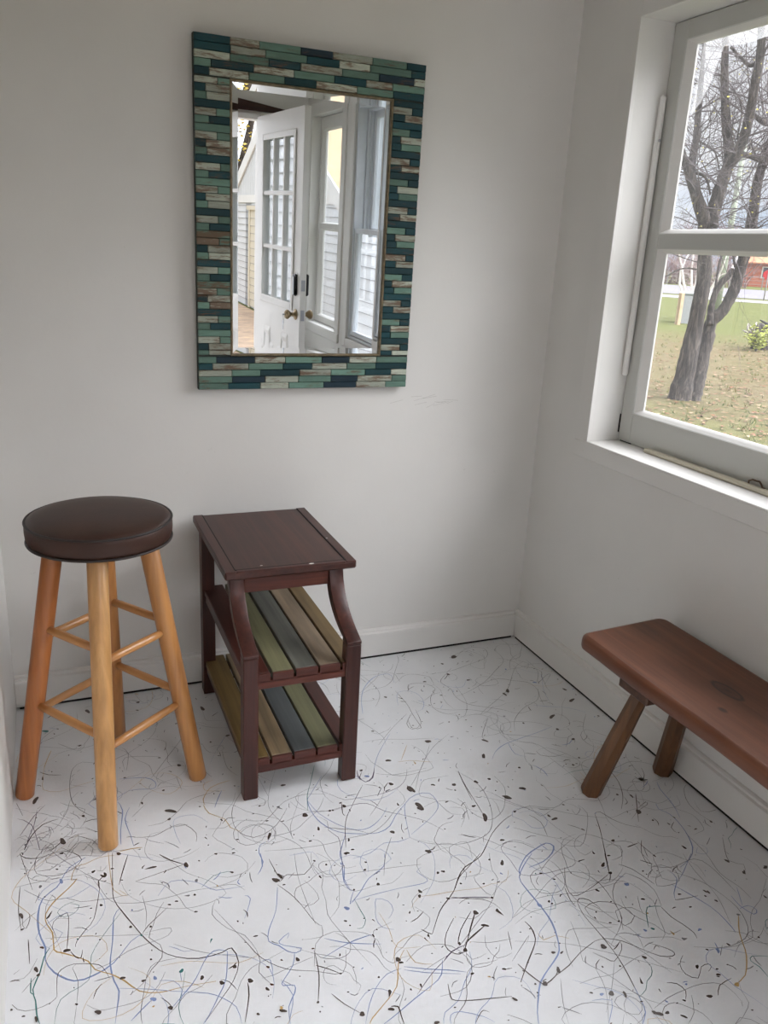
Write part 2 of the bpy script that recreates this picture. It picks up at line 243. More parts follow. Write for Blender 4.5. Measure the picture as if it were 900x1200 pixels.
STROKES="""b5 -1621 -750 -1657 -772 -1676 -808 -1686 -828 -1715 -853 -1725 -897 -1723 -951 -1711 -998 -1712 -1028 -1696 -1065 -1660 -1099 -1623 -1098 -1584 -1080 -1546 -1036 -1522 -1025
b4 -1561 -937 -1574 -958 -1582 -1024 -1591 -1081 -1587 -1125 -1580 -1152 -1586 -1186 -1593 -1222
y4 -1558 -764 -1590 -760 -1622 -772 -1644 -776 -1655 -815 -1643 -815 -1662 -840 -1692 -870 -1710 -902 -1708 -932 -1697 -960 -1695 -1007 -1682 -1019 -1663 -1033 -1632 -1059 -1620 -1085 -1592 -1106 -1567 -1132 -1543 -1165 -1507 -1181 -1459 -1184 -1399 -1192
k3 -1561 -755 -1568 -850 -1570 -904 -1556 -947 -1534 -1001 -1518 -1038 -1494 -1078 -1464 -1107 -1421 -1126 -1374 -1127 -1353 -1122 -1347 -1163 -1367 -1203 -1396 -1234 -1436 -1275
k2 -1598 -835 -1597 -863 -1614 -948 -1630 -971 -1651 -1000 -1654 -1014
k3 -1578 -818 -1598 -839 -1597 -863
t4 -1703 -999 -1714 -1019 -1722 -1056 -1735 -1093 -1730 -1122 -1728 -1155 -1723 -1176
t3 -1738 -1065 -1739 -1099 -1732 -1105
k2 -1692 -1125 -1691 -1081 -1683 -1063 -1659 -1057 -1622 -1070 -1606 -1083 -1595 -1115
k1.6 -1692 -1125 -1703 -1135 -1733 -1141 -1762 -1130 -1786 -1082 -1782 -1056 -1759 -1036
k2 -1671 -1016 -1666 -963 -1667 -913 -1694 -929 -1697 -952
k3 -1664 -1022 -1655 -1040 -1645 -1046 -1641 -1026
k4 -1457 -795 -1435 -823 -1405 -848
k2 -1405 -846 -1465 -857 -1520 -866
k3 -1527 -772 -1545 -829 -1555 -865
k2 -1522 -1025 -1508 -1006 -1461 -967
g1.6 -1516 -1023 -1464 -1027 -1472 -1046 -1502 -1052 -1554 -1060 -1595 -1080 -1622 -1084
b2 -1581 -1145 -1527 -1166 -1486 -1185 -1435 -1207 -1405 -1224 -1374 -1262 -1372 -1301
b3 -1519 -1190 -1543 -1208 -1565 -1226
b3 -1363 -1128 -1379 -1118 -1403 -1125 -1435 -1172 -1455 -1193 -1498 -1231
b3 -1363 -1128 -1379 -1192 -1400 -1226 -1426 -1263 -1439 -1277
g2 -1546 -1239 -1546 -1214 -1537 -1177 -1523 -1127 -1504 -1108 -1464 -1111
t2 -1381 -933 -1350 -906 -1316 -903 -1304 -910
g1.4 -1510 -915 -1507 -969 -1515 -1015
b2 -1477 -927 -1444 -892 -1396 -909 -1374 -930 -1352 -952 -1289 -960
g1.4 -1360 -854 -1329 -834 -1274 -867 -1271 -913 -1320 -921 -1355 -899
g2 -1361 -984 -1374 -1019 -1350 -1069 -1320 -1099 -1306 -1143
b2.4 -1295 -989 -1285 -1002 -1310 -1054
k3 -1341 -1216 -1345 -1245 -1365 -1300
k2 -1762 -801 -1764 -871 -1758 -931
k2.4 -1744 -963 -1741 -1028
k1.6 -1744 -886 -1741 -904 -1748 -930 -1755 -920 -1755 -895
g1.3 -1806 -711 -1733 -756 -1708 -725
g1.3 -1791 -801 -1745 -798 -1685 -800 -1606 -809
g1.2 -1711 -971 -1661 -984 -1567 -1013 -1500 -1033
g1.4 -1464 -1073 -1407 -1116 -1312 -1164
g1.4 -1658 -1158 -1653 -1102 -1662 -1067 -1653 -1059
g1.2 -1658 -1158 -1664 -1197
y2 -1570 -752 -1568 -877 -1540 -905 -1556 -882
k1.4 -1764 -686 -1751 -749 -1736 -820
k3 -1764 -691 -1751 -708 -1727 -717 -1705 -714
k2.4 -1210 -968 -1187 -957 -1149 -969 -1115 -937
k2 -1215 -893 -1208 -959
k2 -1217 -980 -1189 -1035 -1169 -1111 -1158 -1127
b3 -1219 -988 -1240 -1053 -1268 -1101 -1276 -1131 -1259 -1148 -1246 -1168 -1230 -1178 -1216 -1171 -1248 -1152 -1256 -1138 -1230 -1123 -1237 -1136
b3 -1233 -1177 -1245 -1206 -1278 -1241 -1269 -1248 -1255 -1253 -1259 -1269 -1279 -1296 -1286 -1332
b2 -1277 -1235 -1264 -1274 -1289 -1331
b3 -1229 -867 -1235 -911 -1252 -934
b3 -1044 -930 -1060 -986 -1069 -1021 -1065 -1050 -1056 -1053
b3 -1056 -1053 -1079 -1090 -1040 -1059 -1012 -1031 -962 -1004 -945 -964
t2 -1065 -1078 -1063 -1118 -1062 -1144 -1076 -1162 -1088 -1160
b2 -1077 -1083 -1028 -1081 -958 -1082 -894 -1086 -882 -1075 -895 -1047 -879 -1037
g1.6 -1067 -997 -1099 -987 -1111 -958 -1095 -943 -1052 -953
g1.6 -1067 -997 -1000 -1008 -930 -1018 -875 -1028
b3 -1163 -1162 -1132 -1183 -1099 -1199 -1054 -1216
b3 -1062 -1186 -1102 -1188 -1143 -1197 -1182 -1210
k3 -719 -1040 -777 -1077 -807 -1096 -840 -1132 -869 -1154 -897 -1176 -940 -1228
v2.6 -862 -1148 -820 -1158 -764 -1177
k2.4 -854 -1146 -809 -1166 -765 -1179
k3 -940 -1228 -947 -1222 -957 -1208
k2 -947 -1223 -950 -1237
b3 -949 -1296 -960 -1318 -978 -1337 -1040 -1361 -1091 -1382 -1119 -1392
b3 -1031 -1285 -989 -1306 -946 -1324 -915 -1340
b2 -1034 -1292 -993 -1314 -928 -1340
b2 -1038 -1287 -1071 -1290 -1102 -1311 -1129 -1342 -1152 -1380
y3 -1014 -1246 -1038 -1272 -1064 -1324 -1099 -1350 -1135 -1373 -1144 -1383
y2 -1009 -1248 -1005 -1283 -973 -1299
k5 -820 -1245 -857 -1261 -880 -1273 -893 -1292
k4 -823 -1205 -851 -1238 -882 -1277
k3 -893 -1292 -908 -1295 -921 -1286 -927 -1265 -909 -1235 -876 -1204
k3 -899 -1270 -876 -1238 -830 -1199
v3 -947 -1300 -919 -1283 -882 -1277
v2 -947 -1300 -973 -1313 -1002 -1332 -1034 -1356
k3 -964 -1353 -972 -1381 -967 -1392 -935 -1403 -884 -1415 -856 -1422
k2.4 -1201 -1222 -1179 -1239 -1159 -1259
k2.4 -1223 -1306 -1202 -1247 -1193 -1187
k2 -1192 -1296 -1176 -1326 -1152 -1357
k4 -1092 -1362 -1079 -1367 -1081 -1386 -1083 -1405
b2 -998 -1435 -990 -1418 -968 -1418 -931 -1443 -917 -1461
k2 -954 -1451 -938 -1437 -925 -1430 -916 -1438
b2 -885 -1295 -898 -1332 -928 -1358 -963 -1395 -998 -1409 -1011 -1430
g1.6 -1158 -1127 -1164 -1154 -1185 -1170 -1205 -1224
g1.4 -1152 -894 -1166 -978 -1169 -1077 -1169 -1120
g1.4 -1200 -1200 -1238 -1205 -1289 -1216 -1312 -1215
g2 -1306 -1143 -1305 -1174 -1314 -1200 -1295 -1239
b2 -1302 -1175 -1285 -1178 -1289 -1216
g1.6 -699 -1047 -721 -1101 -722 -1130 -761 -1173 -774 -1141 -774 -1107 -745 -1103
g1.6 -788 -1068 -784 -1089 -798 -1109
g1.4 -683 -1129 -736 -1154 -783 -1198 -893 -1272
g1.4 -873 -1272 -834 -1289 -781 -1296
g1.4 -833 -1269 -845 -1297 -837 -1331 -801 -1329
k2 -780 -1276 -797 -1322
k2 -836 -1360 -821 -1363
y1.6 -1084 -1006 -1079 -1010
b5 -598 -1082 -641 -1113 -671 -1143 -675 -1175 -672 -1231 -674 -1287 -693 -1343 -712 -1367 -748 -1389 -784 -1413 -808 -1443 -827 -1470 -838 -1492
k4 -804 -1358 -795 -1387 -782 -1416 -775 -1420 -744 -1409 -726 -1393
k3 -744 -1409 -704 -1397 -662 -1377 -614 -1362
k2.4 -614 -1362 -586 -1364 -555 -1383 -532 -1411 -504 -1442 -478 -1451 -469 -1445 -476 -1431 -504 -1405
k4 -822 -1399 -783 -1362 -742 -1325 -730 -1305 -726 -1282 -730 -1264
k3 -424 -1141 -442 -1176 -456 -1203
k2 -456 -1203 -503 -1220 -554 -1235 -582 -1235 -580 -1203 -548 -1150
k2 -586 -1206 -596 -1244 -596 -1267
k3 -585 -1257 -574 -1247 -555 -1258 -545 -1288
k2.6 -585 -1257 -593 -1290 -591 -1350 -593 -1417 -607 -1486 -624 -1542 -656 -1557
b3 -607 -1486 -615 -1518 -624 -1542 -646 -1561
k2 -591 -1350 -583 -1389 -561 -1381 -573 -1401 -606 -1420 -619 -1408 -636 -1386
t3 -406 -1330 -439 -1321 -462 -1348 -476 -1371
k3 -408 -1332 -406 -1363 -396 -1388 -389 -1416 -394 -1431
t2 -543 -1434 -541 -1458 -555 -1476 -573 -1484 -589 -1500 -612 -1509
k2 -415 -1185 -394 -1208 -379 -1252 -375 -1268
b2.6 -310 -1246 -310 -1271 -349 -1306 -361 -1325
k2 -361 -1325 -335 -1329 -300 -1332
g2 -417 -1215 -396 -1242 -388 -1283 -405 -1328
g2 -417 -1215 -467 -1237 -498 -1273 -510 -1314 -535 -1357
g2 -313 -1240 -270 -1285 -250 -1321 -239 -1390 -260 -1444 -291 -1467 -336 -1472 -392 -1464
b3 -336 -1282 -323 -1306 -297 -1370 -294 -1411 -297 -1440 -300 -1447
b3 -225 -1358 -229 -1389 -218 -1420 -201 -1412 -210 -1395 -236 -1396
b2 -191 -1341 -223 -1391
y4 -252 -1408 -291 -1450 -315 -1491 -335 -1515 -366 -1542 -403 -1553
y2 -720 -1301 -718 -1322 -688 -1320 -663 -1337
t3 -323 -1561 -320 -1536 -326 -1518 -313 -1509 -280 -1521
t2 -196 -1441 -209 -1445 -226 -1465
k2 -433 -1508 -419 -1501 -420 -1493 -440 -1494 -466 -1514 -484 -1497 -478 -1473 -456 -1457
k2.6 -536 -1501 -518 -1510 -513 -1530 -528 -1546
k2.4 -457 -1561 -436 -1543 -400 -1538
g1.4 -753 -1247 -694 -1224 -599 -1172 -546 -1166 -476 -1205
g1.4 -779 -1304 -672 -1350 -567 -1426 -487 -1492
g1.4 -812 -1348 -742 -1301 -760 -1319
g1.4 -509 -1542 -532 -1575 -561 -1591
g1.4 -739 -1418 -768 -1471 -783 -1512
g1.4 -655 -1418 -667 -1472 -709 -1538
g1.4 -234 -1205 -249 -1262 -258 -1347 -291 -1425
b2 -213 -1212 -283 -1261 -316 -1279
g1.4 -438 -1285 -455 -1315 -460 -1331
g1.3 -607 -1254 -542 -1395 -510 -1484
g1.3 -606 -1420 -651 -1471 -699 -1516
g1.3 -417 -1447 -345 -1473 -266 -1476 -216 -1451
b2 -709 -1484 -671 -1497 -709 -1538
b3 -996 -626 -1050 -694 -1064 -714 -1067 -761 -1056 -812 -1026 -856 -980 -879 -931 -891 -894 -877 -866 -846 -820 -807 -814 -803
b3 -1010 -867 -1037 -912 -1050 -938 -1053 -978 -1066 -1013 -1064 -1046
b2.4 -1064 -714 -1051 -773 -1017 -831 -982 -863 -945 -866 -903 -840 -874 -808
v4 -893 -632 -899 -658 -889 -688 -863 -677 -842 -635
b2 -842 -635 -805 -575 -734 -490
k2 -901 -698 -956 -768 -996 -826 -1027 -915
k2.4 -622 -728 -632 -799 -638 -868 -644 -926
b2.4 -863 -933 -841 -855 -820 -807 -780 -783 -741 -789 -739 -840 -774 -877 -855 -924
b2 -863 -933 -896 -938 -932 -931 -978 -953 -1024 -957
g2 -907 -918 -946 -974 -974 -1034
k3 -570 -939 -603 -952 -656 -986 -724 -1049 -779 -1071 -812 -1099 -840 -1132 -869 -1154
g2 -863 -933 -831 -965 -765 -993 -711 -995 -661 -979 -623 -927 -597 -849 -597 -784 -627 -719
g1.6 -848 -661 -805 -682 -736 -684 -699 -682
g1.6 -773 -766 -715 -677 -641 -598 -559 -545
k2.4 -980 -748 -992 -792 -989 -805
g1.4 -1077 -678 -1094 -722 -1136 -802 -1141 -844 -1143 -800 -1167 -722 -1153 -653 -1106 -549
t2.4 -999 -570 -1038 -653 -1057 -691 -1075 -753
y2 -766 -631 -732 -635 -694 -652 -672 -662
y2 -708 -561 -756 -628
g1.4 -715 -860 -684 -873 -692 -904 -723 -941
g1.4 -929 -825 -875 -770 -849 -728 -855 -699
b3 -1243 -923 -1230 -898 -1232 -866 -1222 -839 -1199 -833
g1.4 -795 -1035 -784 -997 -734 -993 -748 -1051
b3 -773 -360 -747 -278 -713 -213 -661 -159 -612 -143 -592 -160 -602 -208
k2 -619 -261 -615 -347 -622 -408 -625 -458 -629 -490 -655 -482 -648 -434 -622 -408
k2 -602 -387 -619 -468 -658 -489 -662 -455 -626 -406
g2 -320 -112 -243 -54 -180 -72 -203 -136 -305 -172 -383 -192 -459 -190
g2 -149 -82 -153 -173 -226 -239 -304 -299 -393 -341 -442 -354
g2 -71 -198 -77 -284 -122 -355 -65 -320 -44 -316 -103 -371
g2 -88 -204 -146 -242 -228 -342 -276 -387 -394 -462 -415 -481
b2.4 -230 -609 -291 -623 -372 -637 -429 -650 -472 -675 -498 -704
b2 -409 -641 -419 -700 -394 -723
g2 -230 -609 -269 -571 -337 -546 -382 -552 -398 -597 -359 -617 -253 -675
k2 -401 -503 -469 -590 -467 -623
k2.4 -619 -722 -633 -792 -643 -853
g2 -143 -389 -184 -453 -259 -486 -322 -537 -356 -594
g1.6 -829 -507 -770 -510 -688 -536 -611 -553
g1.6 -789 -535 -714 -463 -639 -402
g1.6 -782 -750 -733 -698 -695 -654 -643 -582
k2 -785 -736 -786 -768
v3 -902 -657 -889 -688 -861 -671 -842 -635
g1.6 -345 -708 -312 -703 -271 -747 -255 -797 -288 -816 -328 -788
g1.6 -408 -287 -423 -398 -472 -472 -508 -443
b2 -218 -480 -163 -507 -113 -531 -74 -571
g1.6 -79 -578 -143 -653 -160 -721
b3 -258 -705 -232 -706 -202 -684
b5 -663 -1136 -659 -1122 -617 -1086 -573 -1069 -544 -1062 -532 -1077 -550 -1098 -587 -1116 -631 -1122
k3 -355 -1005 -382 -1066 -427 -1150 -455 -1202
k2.4 -355 -1005 -337 -1005 -325 -1039 -303 -1070 -274 -1091
k3 -196 -860 -206 -912 -235 -969 -274 -1013
k3 -192 -970 -229 -1022 -263 -1071
k2 -225 -1023 -190 -1010 -194 -1021 -233 -1033
k3 -145 -905 -138 -928 -112 -908 -98 -877
b3 -99 -947 -113 -976 -120 -1020 -131 -1061 -145 -1093
b3 -167 -1024 -176 -1046 -166 -1062 -160 -1088 -170 -1143 -195 -1197 -231 -1227 -276 -1243
k2 -303 -1132 -334 -1171 -347 -1213
k2 -172 -1102 -195 -1118 -196 -1140
g2 -347 -1213 -296 -1236 -221 -1231 -201 -1268 -205 -1355
g2 -174 -1148 -178 -1224 -195 -1291 -184 -1344 -186 -1381
k2 -317 -1133 -310 -1190
k2 -451 -1020 -433 -1038 -425 -1052
k2 -527 -954 -513 -988 -526 -1041
g2 -564 -929 -508 -923 -445 -950 -387 -932 -315 -962
g2 -505 -1081 -467 -1099 -424 -1064 -374 -998 -378 -960
g2 -404 -970 -406 -994 -381 -977 -382 -965
k2 -92 -1192 -141 -1263 -115 -1287 -136 -1311
k2 -349 -707 -349 -730 -312 -749 -271 -747
b3 -396 -766 -383 -799 -386 -826
g2 -401 -1116 -370 -1132 -389 -1163 -422 -1167
g1.6 -445 -950 -501 -968 -505 -918
g1.6 -593 -984 -529 -1040 -458 -1086
k4 -1755 -679 -1739 -632 -1713 -597 -1677 -587
k3 -1719 -370 -1697 -390 -1665 -401
k3 -1699 -703 -1683 -688 -1671 -676
g2.4 -1572 -377 -1609 -358 -1633 -378 -1642 -415 -1646 -478 -1638 -542 -1606 -593 -1584 -612
b3 -1530 -547 -1499 -526 -1453 -535 -1434 -535 -1431 -510 -1454 -483 -1520 -468
b4 -1532 -565 -1524 -603 -1535 -679 -1539 -731
b3 -1506 -597 -1521 -639 -1514 -708 -1511 -746
y3 -1688 -275 -1696 -302 -1708 -353
y3 -1322 -647 -1322 -623 -1295 -581 -1254 -568 -1238 -567
y3 -1326 -646 -1318 -684 -1285 -718 -1278 -754 -1254 -779
y4 -1545 -755 -1518 -754 -1492 -758
g2 -1405 -396 -1496 -373 -1502 -434
g2 -1499 -322 -1486 -355 -1498 -435
g2 -1328 -252 -1329 -316 -1382 -403 -1441 -494
k2 -1508 -715 -1462 -726 -1411 -704 -1383 -708 -1362 -748 -1367 -779
g2 -1669 -245 -1613 -300 -1596 -261
g2 -1376 -710 -1418 -707
k1.6 -1784 -457 -1759 -548
v2 -1726 -536 -1733 -591 -1746 -641 -1752 -680
v2 -1772 -555 -1739 -589 -1720 -691
v2 -1765 -624 -1733 -557 -1706 -519
b3 -1300 -666 -1286 -634 -1269 -602
g1.5 -1232 -422 -1234 -508 -1212 -556
g1.5 -1374 -503 -1369 -570"""
BLOBS="""k -1730 -494 14.0 70 0.5
k -1409 -645 15.4 -33 0.5
t -1702 -169 9.8 -18 0.75
k -1778 -303 7.6 -18 0.75
k -1359 -456 7.0 -18 0.75
k -1669 -677 13.7 -64 0.5
k -1271 -804 3.5 -19 0.75
k -1415 -554 4.5 -18 0.75
k -1612 -274 5.6 -18 0.75
k -1245 -181 13.4 -70 0.5
k -1581 -92 12.9 -78 0.5
k -1757 -17 6.8 -17 0.75
k -1201 -352 6.7 -18 0.75
k -1430 -84 7.0 -17 0.75
k -1335 -242 4.2 -18 0.75
k -1255 -370 4.1 -18 0.75
k -1372 -847 2.7 -19 0.75
k -1406 -403 4.0 -18 0.75
k -1563 -352 3.9 -18 0.75
k -1474 -590 5.8 -96 0.5
k -1671 -1018 6.9 -19 0.75
k -1621 -1187 6.9 -20 0.75
k -1729 -1047 8.1 -83 0.5
k -1725 -1062 4.4 -19 0.75
k -1729 -1164 6.5 -83 0.5
k -1571 -1124 5.6 -19 0.75
k -1533 -1144 4.4 -19 0.75
k -1597 -915 4.3 -19 0.75
b -1520 -1193 6.5 -20 0.75
k -1389 -1200 6.2 -19 0.75
k -1335 -1214 6.8 -19 0.75
k -1357 -1171 5.2 -19 0.75
k -1403 -851 10.4 -99 0.5
k -1772 -1128 3.1 -20 0.75
k -1751 -1150 3.1 -20 0.75
k -1658 -1156 3.2 -20 0.75
k -1758 -891 8.7 -77 0.5
k -1756 -931 3.5 -19 0.75
k -1307 -909 4.6 -19 0.75
k -1400 -951 3.8 -19 0.75
k -1406 -1001 3.7 -19 0.75
k -1441 -957 3.7 -19 0.75
k -1457 -962 3.7 -19 0.75
k -1503 -1011 3.6 -19 0.75
k -1582 -822 6.9 -61 0.5
k -1547 -763 6.6 -19 0.75
k -1543 -998 4.2 -19 0.75
b -1676 -813 8.4 -73 0.5
k -1492 -1223 7.3 -50 0.5
b -1511 -1145 6.3 -89 0.5
k -1290 -847 4.1 -19 0.75
y -1522 -1209 2.7 -20 0.75
k -1513 -1097 2.9 -19 0.75
k -1618 -917 2.4 -19 0.75
k -1684 -770 3.2 -19 0.75
t -1524 -1028 3.0 -19 0.75
k -1217 -966 11.9 -56 0.5
k -1204 -957 9.5 -66 0.5
k -1114 -935 3.4 -19 0.75
k -1010 -1002 4.1 -19 0.75
k -997 -1055 5.3 -19 0.75
k -914 -1107 7.2 -90 0.5
k -686 -1088 9.5 -113 0.5
k -921 -1120 6.6 -99 0.5
k -820 -1245 8.6 -32 0.5
k -822 -1206 7.7 -19 0.75
k -892 -1290 6.1 -19 0.75
k -896 -1271 5.5 -91 0.5
k -1036 -1265 7.1 -19 0.75
k -1033 -1274 4.7 -19 0.75
k -1232 -1196 7.0 -90 0.5
k -1308 -1244 5.9 -79 0.5
K -1297 -1237 4.9 -52 0.5
K -1294 -1194 4.0 -19 0.75
k -1151 -1359 6.6 -20 0.75
k -1094 -1368 6.1 -20 0.75
k -1160 -1258 3.5 -43 0.5
k -1223 -1306 3.3 -20 0.75
k -838 -1360 4.2 -19 0.75
k -1023 -1424 5.5 -20 0.75
k -1105 -1133 3.7 -19 0.75
b -1090 -1100 7.0 -19 0.75
k -765 -1179 4.0 -19 0.75
k -862 -1148 4.6 -19 0.75
k -906 -1348 4.1 -19 0.75
k -1090 -1292 2.9 -19 0.75
k -1292 -1301 7.9 -41 0.5
y -1293 -1294 5.0 -97 0.5
K -1194 -1180 3.0 -19 0.75
k -1146 -1214 3.6 -109 0.5
k -1056 -1053 3.3 -19 0.75
k -1062 -1190 4.3 -86 0.5
k -1203 -986 3.3 -19 0.75
k -1035 -936 4.8 -19 0.75
k -849 -1067 5.6 -116 0.5
k -834 -1068 4.1 -19 0.75
k -813 -1116 3.4 -19 0.75
k -762 -1134 3.4 -19 0.75
k -962 -1157 4.1 -114 0.5
k -1040 -1340 3.2 -105 0.5
k -1017 -1338 4.6 -106 0.5
k -975 -1406 2.2 -20 0.75
k -950 -1229 4.4 -98 0.5
k -1160 -1304 2.3 -20 0.75
k -605 -1381 8.1 -19 0.75
k -518 -1240 6.2 -48 0.5
k -732 -1400 8.7 -96 0.5
k -777 -1419 7.0 -19 0.75
k -539 -1434 5.6 -19 0.75
k -558 -1576 6.5 -45 0.5
k -602 -1554 9.9 -25 0.5
k -608 -1548 5.9 -59 0.5
k -584 -1558 6.2 -9 0.5
k -637 -1495 7.4 -110 0.5
k -662 -1484 7.0 -20 0.75
k -476 -1557 7.6 -32 0.5
k -269 -1332 5.7 -84 0.5
k -340 -1468 4.9 -48 0.5
k -420 -1522 4.9 -19 0.75
b -439 -1247 6.2 -19 0.75
t -470 -1377 4.5 -19 0.75
b -489 -1375 4.5 -19 0.75
b -682 -1479 4.7 -20 0.75
b -568 -1537 4.0 -75 0.5
k -854 -1430 6.5 -44 0.5
k -700 -1469 3.5 -20 0.75
k -796 -1413 2.9 -19 0.75
k -456 -1203 3.5 -19 0.75
k -532 -1547 3.5 -20 0.75
k -717 -1358 6.2 2 0.5
k -700 -1364 5.1 11 0.5
k -150 -1388 5.2 -69 0.5
k -147 -1266 5.6 -52 0.5
y -401 -1554 6.6 -19 0.75
k -529 -1334 3.2 -19 0.75
k -550 -1331 3.2 -19 0.75
k -395 -1463 3.2 -19 0.75
k -343 -1354 3.4 -19 0.75
k -133 -1307 5.0 -112 0.5
k -260 -1475 3.2 -19 0.75
k -643 -1240 3.3 -19 0.75
k -595 -1176 3.4 -19 0.75
k -433 -1298 4.7 -19 0.75
k -340 -1314 4.1 -19 0.75
k -448 -1491 6.5 -125 0.5
b -673 -1234 8.7 -92 0.5
k -412 -1510 3.1 -19 0.75
k -603 -1435 3.0 -19 0.75
k -373 -1224 2.8 -19 0.75
k -616 -1520 2.9 -20 0.75
k -71 -1313 5.9 -114 0.5
k -285 -1339 3.4 -19 0.75
k -791 -616 7.4 -18 0.75
k -639 -563 9.5 -18 0.75
k -660 -777 6.4 -18 0.75
k -717 -758 4.8 -18 0.75
k -398 -212 7.1 -17 0.75
k -348 -269 7.0 -17 0.75
k -666 -289 5.7 -17 0.75
k -499 -235 5.9 -17 0.75
k -274 -391 10.2 -85 0.5
k -253 -374 12.9 -103 0.5
k -515 -683 11.1 -113 0.5
k -485 -852 9.6 -18 0.75
k -547 -870 10.6 -34 0.5
k -58 -425 9.8 -58 0.5
k -76 -493 14.5 21 0.5
k -472 -613 10.6 -53 0.5
k -825 -719 7.9 -18 0.75
k -785 -755 14.4 -85 0.5
k -594 -785 7.8 -66 0.5
k -553 -785 4.9 -18 0.75
k -384 -137 6.2 -17 0.75
k -320 -101 17.5 23 0.5
k -197 -559 14.9 29 0.5
k -222 -628 6.4 -18 0.75
k -443 -765 5.0 -18 0.75
k -206 -690 7.2 -18 0.75
b -132 -352 7.1 -17 0.75
k -779 -462 4.4 -18 0.75
k -882 -636 5.6 -18 0.75
k -791 -616 8.2 -18 0.75
k -640 -564 9.5 -18 0.75
k -660 -777 7.2 -18 0.75
k -789 -830 17.4 -85 0.5
k -644 -926 15.4 -112 0.5
k -1087 -769 9.5 -18 0.75
k -1031 -935 6.2 -19 0.75
k -1108 -632 6.9 -18 0.75
k -1021 -773 4.5 -18 0.75
k -1070 -830 7.2 -94 0.5
k -897 -901 8.9 -48 0.5
k -781 -757 15.8 -80 0.5
b -876 -666 7.2 -18 0.75
k -545 -873 13.7 -34 0.5
k -651 -876 6.2 -18 0.75
k -645 -1017 5.8 -19 0.75
k -1013 -774 3.7 -18 0.75
k -1189 -697 3.7 -18 0.75
k -1144 -716 4.4 -18 0.75
k -1185 -760 3.6 -18 0.75
k -553 -785 4.9 -18 0.75
k -597 -784 6.5 -51 0.5
k -714 -761 4.0 -18 0.75
k -668 -800 3.2 -18 0.75
k -837 -1066 3.4 -19 0.75
k -794 -840 8.9 -74 0.5
k -1117 -990 5.1 -85 0.5
k -1103 -866 4.2 -19 0.75
k -999 -979 3.4 -19 0.75
k -840 -994 8.4 -19 0.75
k -861 -724 4.1 -49 0.5
k -515 -683 9.3 -106 0.5
k -712 -837 5.3 9 0.5
k -1014 -928 4.2 -19 0.75
k -979 -767 8.5 -89 0.5
b -439 -1247 6.2 -19 0.75
k -453 -1203 5.6 -19 0.75
k -486 -850 8.5 -35 0.5
k -453 -1174 9.2 28 0.5
k -375 -1110 5.9 -19 0.75
k -216 -1190 7.3 -69 0.5
k -237 -1038 13.1 -116 0.5
k -146 -1263 6.3 -52 0.5
k -518 -1240 5.6 -48 0.5
k -274 -1327 6.0 -50 0.5
k -471 -990 9.9 16 0.5
k -479 -975 6.9 -66 0.5
k -557 -931 4.6 -18 0.75
k -284 -803 5.1 -18 0.75
k -223 -1079 3.9 -18 0.75
k -420 -1152 4.3 -19 0.75
k -416 -948 3.9 -18 0.75
k -246 -959 4.8 -18 0.75
k -160 -1088 4.3 -71 0.5
k -424 -1050 5.1 -67 0.5
k -212 -977 7.7 -98 0.5
k -71 -1313 8.2 28 0.5
k -310 -1190 4.7 -96 0.5
k -138 -1310 6.6 -112 0.5
k -246 -778 4.3 -18 0.75
k -134 -922 11.8 16 0.5
k -76 -1134 6.1 -102 0.5"""
